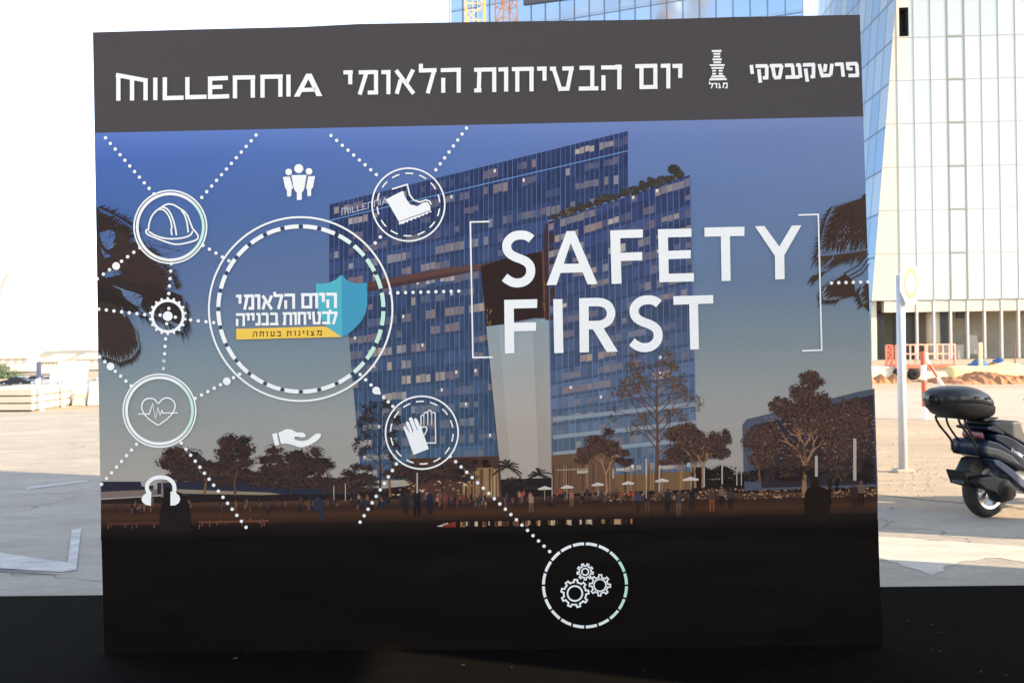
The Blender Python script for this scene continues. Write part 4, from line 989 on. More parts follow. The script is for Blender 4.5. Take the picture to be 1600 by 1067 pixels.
# ================================================================== office tower on the right
def glass(name, c1, c2, rough, metal, sx, sz, seam, seamw=.03):
    """panes of slightly different tint and tilt, in object space, for one facade"""
    m = bpy.data.materials.new(name); m.use_nodes = True; t = m.node_tree; b = t.nodes['Principled BSDF']
    uv = t.nodes.new('ShaderNodeUVMap'); uv.uv_map = 'wall'
    br = t.nodes.new('ShaderNodeTexBrick'); br.offset = 0; br.inputs['Scale'].default_value = 1
    br.inputs['Brick Width'].default_value = sx; br.inputs['Row Height'].default_value = sz
    br.inputs['Mortar Size'].default_value = seamw; br.inputs['Bias'].default_value = 0; br.inputs['Mortar Smooth'].default_value = 0
    br.inputs[1].default_value = (*c1, 1); br.inputs[2].default_value = (*c2, 1); br.inputs[3].default_value = (*seam, 1)
    t.links.new(uv.outputs[0], br.inputs[0]); t.links.new(br.outputs[0], b.inputs['Base Color'])
    b.inputs['Roughness'].default_value = rough; b.inputs['Metallic'].default_value = metal
    return m
def wallmesh(name, pts, m, parent, o, ex, thick=None):
    """flat polygon with a 'wall' uv in metres from o along ex and up"""
    b = MB(); b.add(pts, [tuple(range(len(pts)))]); ob = b.build(name, m, parent)
    u = ob.data.uv_layers.new(name='wall'); off = ORG[TOWER.name]
    for l in ob.data.loops:
        p = Vector(ob.data.vertices[l.vertex_index].co) + off - o
        u.data[l.index].uv = (p.dot(ex), p.z)
    return ob
FY = 94.0
F0 = at_y(1362, 470, FY); FD = Vector((math.cos(R(3.2)), -math.sin(R(3.2)), 0)); FN = Vector((FD.y, -FD.x, 0))
if FN.y > 0: FN = -FN
TOWER = empty('office_tower', (F0.x, F0.y, 0), 'pale glass office tower with leaning corner and open ground floor, behind the road sign', 'building')
fp = lambda u, v, d=0.0: on_plane(u, v, F0, FN) + FN * d
zt = 62.0
e0, e1 = fp(1362, 470), fp(1395, 60)
def edge_at(z): return e0 + (e1 - e0) * ((z - e0.z) / (e1.z - e0.z))
zb = e0.z
tl_ = edge_at(zt)
LEN = 75.0
M_GLW = glass('white_glass', (.38, .39, .37), (.41, .415, .39), .22, .5, 3.0, 4.1, (.39, .41, .40))
def lam(d, z): p = e0 + FD * d; return Vector((p.x, p.y, z))
def dd(p): return (p - e0).dot(FD)
# corner strip of cream cladding, then the glass
cw = 1.15
lo = lambda z: dd(edge_at(z))
s1 = lambda z: max(lo(z), 2.35) if z > 40 else max(lo(z) + cw * min(1, (z - zb) / 12 + .0), 0.0)
op = [fp(1405, 12), fp(1418, 12), fp(1420, 57), fp(1405, 58)]            # opening in the corner strip
oz0, oz1 = (op[2].z + op[3].z) / 2, (op[0].z + op[1].z) / 2; od0, od1 = dd(op[3]), dd(op[2])
M_CREAM = mat('cream_cladding', (.47, .43, .36), .55, var=.05, vscale=.5)
strip = MB()
dA = dd(fp(1403, 300)); zS = fp(1403, 124).z
strip.add([edge_at(zb), lam(dA, zb), lam(dA, zS), edge_at(zS)], [(0, 1, 2, 3)]); strip.add([edge_at(zS), lam(od1, zS), lam(od1, oz0), edge_at(oz0)], [(0, 1, 2, 3)])
strip.add([edge_at(oz0), lam(od0, oz0), lam(od0, oz1), edge_at(oz1)], [(0, 1, 2, 3)])
strip.add([edge_at(oz1), lam(od1, oz1), lam(od1, zt), tl_], [(0, 1, 2, 3)])
st = strip.build('corner_cladding', M_CREAM, TOWER)
rc = MB(); dq = -FN * 1.6
A = [lam(od0, oz0), lam(od1, oz0), lam(od1, oz1), lam(od0, oz1)]; B = [p + dq for p in A]
rc.add(A + B, [(0, 1, 5, 4), (1, 2, 6, 5), (2, 3, 7, 6), (3, 0, 4, 7), (4, 5, 6, 7)])
rc.build('corner_opening', mat('dark_room', (.05, .055, .05), .9), TOWER)
gl = wallmesh('glass_front', [lam(dA, zb), lam(LEN, zb), lam(LEN, zt), lam(od1, zt), lam(od1, zS), lam(dA, zS)], M_GLW, TOWER, e0, FD)
# joints: floor lines and verticals measured on the photograph, a shade of grey; one bay with heavier frames
M_JN = mat('joint_grey', (.29, .30, .29), .7); M_DK = mat('dark_frame', (.17, .18, .17), .6)
jb, kb = MB(), MB()
fl = [fp(1480, v).z for v in (395, 327, 259.5, 191.5, 124, 57, -12, -80)] 
for z in fl:
    jb.box(lam((lo(z) + LEN) / 2, z) + FN * .02, (LEN - lo(z), .05, .055), Matrix.Rotation(-R(3.2), 3, 'Z'))
step = (dd(fp(1510.0, 300)) - dd(fp(1404.5, 300))) / 4
d0 = dd(fp(1404.5, 300))
k = 0
while d0 + k * step < LEN:
    d = d0 + k * step
    if lo(zb) < d:
        hv = k in (3, 4)
        (kb if hv else jb).box(lam(d, (zb + zt) / 2) + FN * .03, (.14 if hv else .05, .07, zt - zb), Matrix.Rotation(-R(3.2), 3, 'Z'))
    k += 1
for z in fl:
    kb.box(lam(d0 + 3.5 * step, z) + FN * .035, (step, .08, .17), Matrix.Rotation(-R(3.2), 3, 'Z'))
jb.build('joints', M_JN, TOWER); kb.build('service_bay_frame', M_DK, TOWER)
# side facet and rear wing, blue glass
M_GLB = glass('blue_glass', (.27, .42, .58), (.50, .57, .60), .32, .55, 2.6, 4.1, (.12, .16, .20), .10)  # greyer second pane tint stands in for reflections in the glass
BK3 = Vector((math.sin(R(3.3)), math.cos(R(3.3)), 0))
side = [edge_at(0.5) , edge_at(zt), edge_at(zt) + BK3 * 33, edge_at(0.5) + BK3 * 33]
wallmesh('glass_side', side, M_GLB, TOWER, e0, BK3)
WG0 = at_y(1255, 15, 127); WD = Vector((-math.sin(R(64)), math.cos(R(64)), 0))
wing = [Vector((WG0.x, WG0.y, 0)), Vector((WG0.x, WG0.y, zt + 2)), Vector((WG0.x, WG0.y, zt + 2)) + WD * 51.5, Vector((WG0.x, WG0.y, 0)) + WD * 51.5]
M_GLW2 = glass('sky_blue_glass', (.34, .48, .64), (.40, .53, .67), .12, .75, 2.25, 4.1, (.30, .36, .44), .06)
wallmesh('glass_wing', wing, M_GLW2, TOWER, WG0, WD)
wm = MB()
for i in range(24):
    q = WG0 + WD * (2.25 * i); wm.box((q.x - .05, q.y - .08, zt / 2), (.09, .12, zt), Matrix.Rotation(R(64 + 90), 3, 'Z'))
for i in range(14):
    z = 4.1 * i + 3; a, b = WG0 + WD * 0, WG0 + WD * 51.5; wm.bar((a.x, a.y - .1, z), (b.x, b.y - .1, z), .07)
wm.build('wing_joints', mat('blue_joint', (.22, .27, .33), .6), TOWER)
lv = MB(); n_ = Vector((-WD.y, WD.x, 0)); n_ = n_ if n_.y < 0 else -n_
pw = lambda u, v: on_plane(u, v, WG0, n_) + n_ * .1
lv.prism([pw(819, 9), pw(894, -1), pw(960, -25), pw(819, -25)], n_ * .2)
lv.build('louvre', mat('dark_louvre', (.09, .09, .10), .6), TOWER)
# body behind the skins so that light does not pass through, and the roof
bd = MB()
foot = [edge_at(zb), lam(LEN, zb), lam(LEN, zb) - FN * 40, edge_at(zb) + BK3 * 33 + Vector((3, 0, 0))]
bd.prism([(p.x + .6 if i in (0, 3) else p.x, p.y + .5, zb + .3) for i, p in enumerate(foot)], (0, 0, 0.5))
bd.build('soffit', mat('soffit', (.45, .42, .37), .8), TOWER)
rf = MB(); rf.prism([tl_, lam(LEN, zt), lam(LEN, zt) - FN * 40, tl_ + BK3 * 33], (0, 0, .4)); rf.build('roof', M_CREAM, TOWER)
# ground floor: fascia boxes, fins, a round column, glazing set back
gz = 0.0
fz0 = fp(1480, 487).z; M_FAS = mat('fascia', (.50, .44, .36), .7, var=.08, vscale=.6)
fx = MB()
k = -1
while d0 + k * step < LEN:
    a = max(.05, d0 + k * step + .08); b = d0 + (k + 1) * step - .08
    if b > a + .1:
        fx.box(lam((a + b) / 2, (zb - .04 + fz0) / 2) - FN * .55, (b - a, .9, zb - .08 - fz0), Matrix.Rotation(-R(3.2), 3, 'Z'))
    k += 1
fx.build('fascia', M_FAS, TOWER)
M_FIN = mat('fin_metal', (.46, .45, .44), .5, var=.05)
k = 0
nfin = 0
while d0 + k * step < LEN and nfin < 40:
    q = lam(d0 + k * step, (zb + gz) / 2) - FN * .25
    f_ = MB(); f_.box(q, (.17, .42, zb - gz - .1), Matrix.Rotation(-R(3.2), 3, 'Z')); f_.build('fin', M_FIN, TOWER); k += 1; nfin += 1
M_COL = mat('plaster_column', (.52, .46, .37), .85, var=.06, vscale=.8)
for uu in (1469, 1796):
    q = fp(uu, 520); cbm = MB(); cbm.tube([(q.x, q.y + 1.6, 0), (q.x, q.y + 1.6, zb)], .62, 24); cbm.build('column', M_COL, TOWER, smooth=True)
q = fp(1369, 520); cbm = MB(); cbm.box((q.x, q.y + .8, zb / 2), (.5, .6, zb)); cbm.build('corner_post', M_COL, TOWER)
bw = MB()
gw = lambda u, v: fp(u, v) - FN * 3.2
a, b = dd(fp(1362, 500)) + .1, LEN
bp_ = [lam(a, 0) - FN * 6, lam(b, 0) - FN * 6, lam(b, zb) - FN * 6, lam(a, zb) - FN * 6]
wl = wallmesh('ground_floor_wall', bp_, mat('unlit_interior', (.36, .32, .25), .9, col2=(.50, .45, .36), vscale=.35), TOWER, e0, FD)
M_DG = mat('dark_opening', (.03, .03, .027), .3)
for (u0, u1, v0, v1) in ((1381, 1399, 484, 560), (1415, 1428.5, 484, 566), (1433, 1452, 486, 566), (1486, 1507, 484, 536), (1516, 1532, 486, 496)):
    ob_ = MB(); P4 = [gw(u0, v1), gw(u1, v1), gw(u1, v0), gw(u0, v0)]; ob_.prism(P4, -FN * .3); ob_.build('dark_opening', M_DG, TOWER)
M_PSH = mat('plaster_sheet', (.52, .48, .41), .9)
for (u0, u1, v0, v1) in ((1488, 1526, 538, 566), (1529, 1548, 523, 553)):
    pl_ = MB(); pl_.prism([gw(u0, v1), gw(u1, v1), gw(u1, v0), gw(u0, v0)], FN * .2); pl_.build('leaning_sheet', M_PSH, TOWER)

# ================================================================== tower cranes
M_OR = mat('crane_orange', (.62, .24, .06), .55, var=.1, vscale=1); M_YE = mat('crane_yellow', (.72, .40, .07), .55, var=.1, vscale=1)
def crane(u0, u1, Y, h, m, label, twist, jib):
    c = at_y((u0 + u1) / 2, 20, Y); w = (u1 - u0) / FPX * Y / (abs(math.cos(twist)) + abs(math.sin(twist)))
    c = Vector((c.x, c.y, 0))
    t = empty('tower_crane', c, label, 'crane', 'tower cranes behind the display wall')
    b = MB(); cs = [c + Vector((w / 2 * (i * math.cos(twist) - j * math.sin(twist)), w / 2 * (i * math.sin(twist) + j * math.cos(twist)), 0)) for i, j in ((-1, -1), (1, -1), (1, 1), (-1, 1))]
    Z = Vector((0, 0, 1))
    for p in cs: b.bar(p, p + Z * h, .17)
    n = int(h / 1.6)
    for i in range(n):
        z0, z1 = h * i / n, h * (i + 1) / n
        for k in range(4):
            p, q = cs[k], cs[(k + 1) % 4]
            b.bar(p + Z * z0, q + Z * z0, .07)
            if (i + k) % 2: b.bar(p + Z * z0, q + Z * z1, .07)
            else: b.bar(q + Z * z0, p + Z * z1, .07)
    b.build('mast', m, t)
    l = MB()
    for s in (-.22, .22): l.bar(c + Vector((s, 0, 0)), c + Vector((s, 0, h)), .05)
    for i in range(int(h / .5)): l.bar(c + Vector((-.22, 0, i * .5)), c + Vector((.22, 0, i * .5)), .03)
    l.build('ladder', M_GALV, t)
    k = MB(); k.box(c + Z * (h + .5), (2.2, 2.2, 1.0)); k.tube([c + Z * h, c + Z * (h + .9)], 1.25, 16); k.build('slewing_ring', m, t)
    cbn = MB(); cbn.box(c + Vector((1.5, -1.2, h + 2.1)), (1.3, 1.6, 1.9)); bevel(cbn.build('cab', mat('cab_white', (.7, .7, .68), .4), t), .08)
    j = MB(); d = Vector((math.cos(jib), math.sin(jib), 0)); s_ = Vector((-d.y, d.x, 0))
    z = h + 3.2
    for a, bb in ((s_ * .7, s_ * .7), (-s_ * .7, -s_ * .7)): j.bar(c + a + Z * z - d * 14, c + bb + Z * z + d * 45, .16)
    j.bar(c + Z * (z + 1.3) - d * 2, c + Z * (z + 1.3) + d * 45, .14)
    for i in range(36):
        p = c + d * (i * 1.25) + Z * z
        for a in (s_ * .7, -s_ * .7): j.bar(p + a, c + d * (i * 1.25 + .62) + Z * (z + 1.3), .07); j.bar(c + d * (i * 1.25 + .62) + Z * (z + 1.3), p + a + d * 1.25, .07)
    j.bar(c + Z * (h + .8), c + Z * (h + 9), .5); j.bar(c + Z * (h + 9), c + Z * (z + 1.3) + d * 30, .06); j.bar(c + Z * (h + 9), c + Z * z - d * 13, .06)
    j.build('jib', m, t)
    w_ = MB(); w_.box(c - d * 12 + Z * (z - .9), (1.6, 1.6, 1.8)); w_.build('counterweight', mat('ballast', (.4, .39, .37), .9), t)
M_GALV = mat('galvanised', (.55, .56, .57), .45, .6, var=.1, vscale=3)
crane(727, 758, 100, 62, M_YE, 'yellow orange lattice crane mast rising above the wall, the left one of the pair', .06, R(165))
crane(774, 808, 112, 56, M_OR, 'rusty orange lattice crane mast rising above the wall, right of the yellow mast', .5, R(75))
# far luffing crane at the left edge of the picture
tq = at_y(-14, 560, 420); t = empty('luffing_crane', (tq.x, tq.y, -3), 'far pale red luffing crane with its jib raised at the left edge', 'crane')
b = MB(); top = at_y(-6, 466, 420); jt = at_y(12, 428, 420)
b.tube([(top.x, top.y, -3), (top.x, top.y, top.z)], 1.1, 4); b.build('mast', M_OR, t)
b = MB(); b.bar(top, jt, 1.2); b.bar(top + Vector((0, 0, 0)), top + Vector((-9, 0, 3)), 1.2); b.build('jib', mat('faded_red', (.66, .30, .26), .7), t)
b = MB(); q = at_y(3, 463, 420); b.box(q, (4, 3, 1.6)); b.build('cab', mat('grey_cab', (.35, .36, .4), .6), t)

# ================================================================== road sign on its post
PB = ground(1411, 738); PT = at_y(1409, 470, PB.y)
SIGN = empty('road_sign', PB, 'white octagonal road sign turned aside on a grey steel post, with a faded ring', 'sign')
b = MB(); b.tube([PB - Vector((0, 0, .1)), Vector((PB.x, PB.y, at_y(1409, 430, PB.y).z))], .052, 20)
b.build('post', mat('painted_post', (.50, .52, .54), .5, .15, var=.08, vscale=4), SIGN, smooth=True)
b = MB(); b.box(PB + Vector((0, 0, .02)), (.22, .2, .05)); bevel(b.build('footing', mat('footing', (.36, .32, .27), .95, var=.2, vscale=8), SIGN), .015)
sc_ = at_y(1413.5, 443, PB.y); yaw = R(44)
sx, sn = Vector((math.cos(yaw), math.sin(yaw), 0)), Vector((math.sin(yaw), -math.cos(yaw), 0))
Z = Vector((0, 0, 1)); rp = 36 / FPX * PB.y
ce = sc_ + sn * .075
b = MB(); oct_ = [ce + sx * (rp * 1.0 * math.cos(R(22.5 + 45 * i))) + Z * (rp * math.sin(R(22.5 + 45 * i))) for i in range(8)]
b.prism(oct_, -sn * .02); bevel(b.build('plate', mat('sign_white', (.80, .80, .78), .4), SIGN), .004)
b = MB(); n = 40; r1, r0 = rp * .70, rp * .44
vs = [ce + sn * .004 + sx * (r * math.cos(2 * math.pi * i / n)) + Z * (r * math.sin(2 * math.pi * i / n)) for i in range(n) for r in (r1, r0)]
b.add(vs, [(2 * i, 2 * ((i + 1) % n), 2 * ((i + 1) % n) + 1, 2 * i + 1) for i in range(n)]); b.build('ring', mat('faded_ring', (.40, .15, .085), .5), SIGN)
b = MB(); b.box(sc_ - sn * .0 + sn * .035, (.12, .04, .06), Matrix.Rotation(yaw, 3, 'Z')); b.build('bracket', M_GALV, SIGN)

# ================================================================== scooter
SB = ground(1541, 808); HEAD = R(27)
SCO = empty('scooter', SB, 'dark blue scooter with a black top box, parked at the right edge of the picture', 'scooter', rz=HEAD)
SCALE = FPX / SB.y
Q = lambda *pp: [((1430 + p[0] / 4.641 - 1541) / (SCALE * math.cos(HEAD)), (808 - (590 + p[1] / 4.639)) / SCALE) for p in pp]
M_BLUE = mat('navy_paint', (.005, .010, .026), .3, var=.05, spec=.22); M_BLK = mat('black_plastic', (.008, .008, .009), .5, bump=.1, bscale=300, spec=.3); M_RUB = mat('tyre_rubber', (.012, .012, .012), .85)
M_ALU = mat('wheel_alloy', (.55, .56, .58), .35, .85); M_SEAT = mat('seat_vinyl', (.014, .015, .018), .55, bump=.15, bscale=200); M_SIL = mat('silver_trim', (.30, .31, .34), .35, .7)
def P3(pts, y): return [(a, y, z) for a, z in pts]
def wheel(ax, r, w):
    b = MB(); b.lathe_y((ax, 0, r), [(r * .66, -w * .36), (r * .80, -w * .5), (r * .92, -w * .42), (r * .985, -w * .2), (r, 0), (r * .985, w * .2), (r * .92, w * .42), (r * .80, w * .5), (r * .66, w * .36)], 56)
    ty = b.build('wheel', M_RUB, SCO, smooth=True)
    b = MB(); b.lathe_y((ax, 0, r), [(r * .60, -w * .38), (r * .70, -w * .40), (r * .70, w * .40), (r * .60, w * .38)], 56)
    b.lathe_y((ax, 0, r), [(.02, -w * .5), (.055, -w * .45), (.055, w * .45), (.02, w * .5)], 24)
    for i in range(5):
        a = 6.283 * i / 5 + .3; c_, s_ = math.cos(a), math.sin(a)
        for o in (-.16, .16):
            b.bar((ax + .05 * c_, -.01, r + .05 * s_), (ax + r * .62 * math.cos(a + o), -.01, r + r * .62 * math.sin(a + o)), .022, .03)
    b.build('rim', M_ALU, ty)
    return ty
RW = wheel(0, .272, .13); FW = wheel(1.44, .272, .12)
def puffo(name, pts, hw, m, rnd=.35, y0=0, bev=0.012):
    b = MB(); b.puff(pts, hw, rnd, y0); o = b.build(name, m, SCO, smooth=False); bevel(o, bev, 2, 50); 
    for p in o.data.polygons: p.use_smooth = len(p.vertices) == 4
    return o
def loft(name, secs, m, parent, up=True, n=28):
    """rounded body swept along its length: (x, z low, z high, half width) with superellipse sections"""
    b = MB(); vs = []
    for a, z0, z1, hw in secs:
        for k in range(n):
            t = math.pi * k / (n - 1); c_, s_ = math.cos(t), math.sin(t); e = 3.0
            q = abs(s_) ** (2 / e); vs.append((a, hw * math.copysign(abs(c_) ** (2 / e), c_), z0 + (z1 - z0) * q if up else z1 - (z1 - z0) * q))
    L = len(secs); fs = [tuple(range(n)), tuple((L - 1) * n + k for k in range(n))[::-1]]
    for i in range(L - 1): fs += [(i * n + k, i * n + (k + 1) % n, (i + 1) * n + (k + 1) % n, (i + 1) * n + k) for k in range(n)]
    b.add(vs, fs); return b.build(name, m, parent, smooth=True)
def secs(rows): return [(Q((X_, t_))[0][0], Q((X_, b_))[0][1], Q((X_, t_))[0][1], w_) for X_, t_, b_, w_ in rows]
M_LID = mat('box_lid', (.010, .010, .011), .32, spec=.5)
TB = loft('top_box', secs([(44, 140, 162, .05), (56, 142, 196, .11), (84, 144, 226, .155), (130, 148, 258, .185), (200, 150, 280, .20), (280, 154, 290, .205), (350, 164, 292, .20), (420, 182, 290, .185), (470, 202, 286, .16), (500, 214, 284, .13), (522, 244, 282, .08)]), M_BLK, SCO, False)
loft('lid', secs([(38, 112, 150, .045), (50, 90, 152, .115), (78, 70, 154, .165), (125, 56, 158, .197), (200, 48, 160, .213), (280, 52, 166, .217), (340, 66, 176, .212), (400, 90, 190, .20), (450, 124, 202, .17), (480, 158, 208, .12), (492, 180, 206, .06)]), M_LID, TB)
for X_, Y_ in ((250, 128), (350, 140)):
    b = MB(); a, z = Q((X_, Y_))[0]; b.box((a, -.212, z), (.05, .02, .016)); b.build('latch', M_BLK, TB)
b = MB(); pts = Q((370, 292), (430, 276), (520, 282), (520, 290), (440, 300), (400, 306)); b.puff(pts, .14, .2); b.build('box_plate', M_BLK, TB)
b = MB()
for y in (-.12, .12):
    b.tube(P3(Q((160, 268), (172, 300), (200, 340), (255, 395), (298, 440), (312, 470), (312, 505), (325, 530), (360, 543)), y), .0105, 8)
    b.tube(P3(Q((240, 285), (246, 312), (262, 345), (310, 405), (352, 452)), y * .8), .0095, 8)
b.tube(P3(Q((160, 268)), -.12) + P3(Q((160, 268)), .12), .0105, 8)
b.build('rack', M_BLK, SCO, smooth=True)
puffo('seat', Q((430, 322), (470, 302), (560, 308), (640, 318), (700, 316), (722, 318), (742, 372), (770, 424), (810, 446), (900, 452), (960, 470), (940, 510), (860, 520), (800, 512), (700, 462), (620, 424), (540, 386), (470, 350)), .15, M_SEAT, .4)
puffo('grab_rail', Q((378, 345), (450, 334), (520, 372), (560, 404), (548, 410), (470, 384), (384, 362)), .165, M_BLUE, .2)
puffo('upper_panel', Q((440, 400), (470, 392), (560, 408), (640, 440), (720, 484), (800, 528), (1000, 570), (1040, 640), (900, 640), (760, 596), (640, 548), (560, 500), (500, 462), (450, 440)), .17, M_BLUE, .3)
tl2 = puffo('tail_light', Q((386, 382), (404, 382), (424, 416), (428, 434), (390, 428), (382, 412)), .10, mat('tail_lens', (.20, .06, .07), .2), .3)
puffo('lower_panel', Q((338, 462), (352, 440), (382, 430), (470, 452), (560, 500), (680, 562), (800, 622), (1000, 660), (1040, 720), (900, 720), (780, 690), (660, 650), (520, 600), (420, 562), (352, 546), (340, 510)), .185, M_BLUE, .3)
puffo('side_trim', Q((345, 470), (470, 500), (600, 556), (680, 626), (660, 636), (560, 596), (440, 548), (350, 530)), .19, mat('trim_grey', (.06, .06, .065), .35, .5), .1)
puffo('rear_mudguard', Q((346, 568), (392, 562), (440, 576), (430, 640), (420, 700), (350, 740), (332, 772), (250, 748), (268, 700), (254, 690), (300, 640)), .07, M_BLK, .15)
puffo('swingarm', Q((420, 568), (480, 580), (600, 650), (720, 740), (800, 800), (900, 830), (900, 870), (760, 830), (680, 780), (560, 690), (440, 610)), .09, mat('swingarm_blue', (.03, .045, .09), .4, .3), .2, -.09)
puffo('silencer', Q((262, 720), (300, 690), (420, 684), (520, 716), (610, 770), (640, 800), (640, 850), (600, 878), (540, 884), (480, 858), (430, 800), (330, 772)), .06, M_BLK, .5, -.13)
b = MB(); a, z = Q((530, 800))[0]
b.lathe_y((a, -.16, z), [(.0, -.045), (.09, -.04), (.115, 0), (.115, .08), (0, .08)], 28); b.build('drive_cover', M_BLK, SCO, smooth=True)
b = MB(); b.bar((.03, -.12, .22), (.62, -.12, .16), .035); b.bar((.62, .12, .16), (.62, -.12, .16), .04); b.bar((.42, -.13, .2), (.62, -.13, .2), .06); b.build('exhaust_pipe', M_SIL, SCO)
b = MB(); a, z = Q((298, 700))[0]; b.box((a - .06, 0, z), (.01, .2, .14), Matrix.Rotation(R(-25), 3, 'Y')); b.build('plate_holder', M_BLK, SCO)
b = MB(); b.tube(P3(Q((240, 650), (255, 640), (280, 648), (300, 660)), -.09), .008, 6); b.build('plate_lamp', M_BLK, SCO)
# engine, floor, leg shield, screen, bars, fork (mostly beyond the frame)
puffo('engine', [(.2, .2), (.55, .16), (.62, .3), (.5, .45), (.25, .42)], .11, M_SIL, .3)
puffo('floorboard', [(.45, .25), (1.02, .22), (1.05, .30), (.6, .36), (.5, .34)], .17, M_BLK, .15)
puffo('centre_tunnel', [(.5, .3), (1.0, .28), (1.06, .62), (.8, .5), (.58, .6)], .11, M_BLUE, .3)
puffo('leg_shield', [(1.0, .26), (1.12, .22), (1.30, .52), (1.36, .78), (1.22, 1.0), (1.10, .98), (1.10, .7), (1.02, .45)], .2, M_BLUE, .35)
puffo('front_mudguard', [(1.14, .36), (1.2, .52), (1.40, .6), (1.62, .53), (1.72, .4), (1.60, .46), (1.40, .51), (1.25, .45)], .075, M_BLUE, .25)
for y in (-.09, .09): b = MB(); b.tube([(1.44, y, .27), (1.30, y, .62)], .022, 10); b.build('fork_leg', M_SIL, SCO, smooth=True)
b = MB(); b.tube([(1.02, -.34, 1.02), (1.06, -.2, 1.06), (1.10, 0, 1.06), (1.06, .2, 1.06), (1.02, .34, 1.02)], .014, 8); hbo = b.build('handlebar', M_BLK, SCO, smooth=True)
for y in (-.27, .27):
    b = MB(); b.tube([(1.1, y * .8, 1.05), (1.14, y * 1.1, 1.22)], .007, 6); b.puff([(1.12, 1.2), (1.15, 1.2), (1.15, 1.29), (1.12, 1.29)], .06, .3, y * 1.15); b.build('mirror', M_BLK, SCO)
sc2 = MB(); sc2.add([(1.20 + .06 * (1 - abs(i) / 3) - .28 * k / 4, .055 * i, .98 + .42 * k / 4) for k in range(5) for i in range(-3, 4)], [(k * 7 + i, k * 7 + i + 1, k * 7 + i + 8, k * 7 + i + 7) for k in range(4) for i in range(6)])
so2 = sc2.build('windscreen', mat('smoked_screen', (.05, .055, .06), .05, spec=.8), SCO, smooth=True)
sm = so2.modifiers.new('solid', 'SOLIDIFY'); sm.thickness = .004
hl = MB(); hl.puff([(1.30, .74), (1.365, .72), (1.36, .84), (1.30, .9)], .13, .4); hl.build('headlight', mat('lamp_lens', (.7, .72, .75), .1), SCO)
b = MB(); b.bar((.5, .12, .25), (.42, .26, .015), .022); b.build('side_stand', M_BLK, SCO)
# script along the flank
tc = bpy.data.curves.new('lettering', 'FONT'); tc.body = 'Joymax GTS'; tc.size = .062; tc.shear = .25; tc.extrude = .0008; tc.space_character = .95
to = bpy.data.objects.new('tmp', tc); COL.objects.link(to)
bpy.context.view_layer.update()
me = bpy.data.meshes.new_from_object(to.evaluated_get(bpy.context.evaluated_depsgraph_get())); me.name = 'lettering'
bpy.data.objects.remove(to)
lt = bpy.data.objects.new('lettering', me); COL.objects.link(lt); lt.parent = SCO; me.materials.clear(); me.materials.append(mat('decal_white', (.75, .76, .78), .4))
a0, z0 = Q((594, 520))[0]; a1, z1 = Q((758, 598))[0]
lt.location = (a0, -.1745, z0 - .01); lt.rotation_euler = (R(90), -math.atan2(z1 - z0, a1 - a0) if False else math.atan2(z0 - z1, a1 - a0), 0)
# ================================================================== building site in front of the tower
# low cloth-wrapped barrier, left run, behind the sign post
M_WRAP = mat('cream_sheeting', (.60, .50, .32), .85, var=.12, vscale=1.5, bump=.6, bscale=3)
M_YEL = mat('yellow_sheeting', (.66, .54, .24), .85, var=.15, vscale=.8, bump=.6, bscale=2.5)
D1 = 41.0
def gy(u, v, Y): return at_y(u, v, Y)
wal = MB(); q0, q1 = gy(1360, 600, D1 + 2), gy(1500, 600, D1 + 2)
zt_ = gy(1430, 572, D1 + 2).z
wal.prism([(q0.x, q0.y, 0), (q1.x, q1.y, 0), (q1.x, q1.y + .5, 0), (q0.x, q0.y + .5, 0)], (0, 0, zt_))
tag(bevel(wal.build('site_wall', mat('pale_block', (.62, .55, .42), .9, var=.1, vscale=1.2, bump=.3, bscale=6), loc=(q0.x, q0.y, 0)), .04), 'low cream wall of blocks behind the sign post and the red lift', 'wall')
# sagging yellow sheet along the mound
def ribbon(name, top, bot, Y, m, label, cat, th=.06, wave=.08):
    T = [gy(u, v, Y) for u, v in top]; B_ = [gy(u, v, Y) for u, v in bot]
    vs, fs = [], []; n = len(T); rows = 7
    for i in range(n):
        for k in range(rows):
            p = T[i].lerp(B_[i], k / (rows - 1)); vs.append((p.x, p.y + wave * math.sin(i * 1.7 + k * 1.1) - .25 * k / rows, p.z))
    for i in range(n - 1):
        for k in range(rows - 1): fs.append((i * rows + k, (i + 1) * rows + k, (i + 1) * rows + k + 1, i * rows + k + 1))
    b = MB(); b.add(vs, fs); o = b.build(name, m, loc=(T[0].x, T[0].y, 0), smooth=True)
    sd = o.modifiers.new('solid', 'SOLIDIFY'); sd.thickness = th
    return tag(o, label, cat)
ribbon('sheet_barrier', [(1478, 573), (1495, 572), (1515, 573), (1535, 572), (1555, 570), (1570, 566), (1582, 569), (1600, 571), (1625, 572), (1660, 573)],
       [(1478, 596), (1495, 598), (1512, 600), (1530, 597), (1550, 592), (1568, 586), (1582, 589), (1600, 593), (1625, 596), (1660, 598)], D1 - .5, M_YEL, 'sagging pale yellow sheeting strung along the top of the red soil heap', 'sheeting')
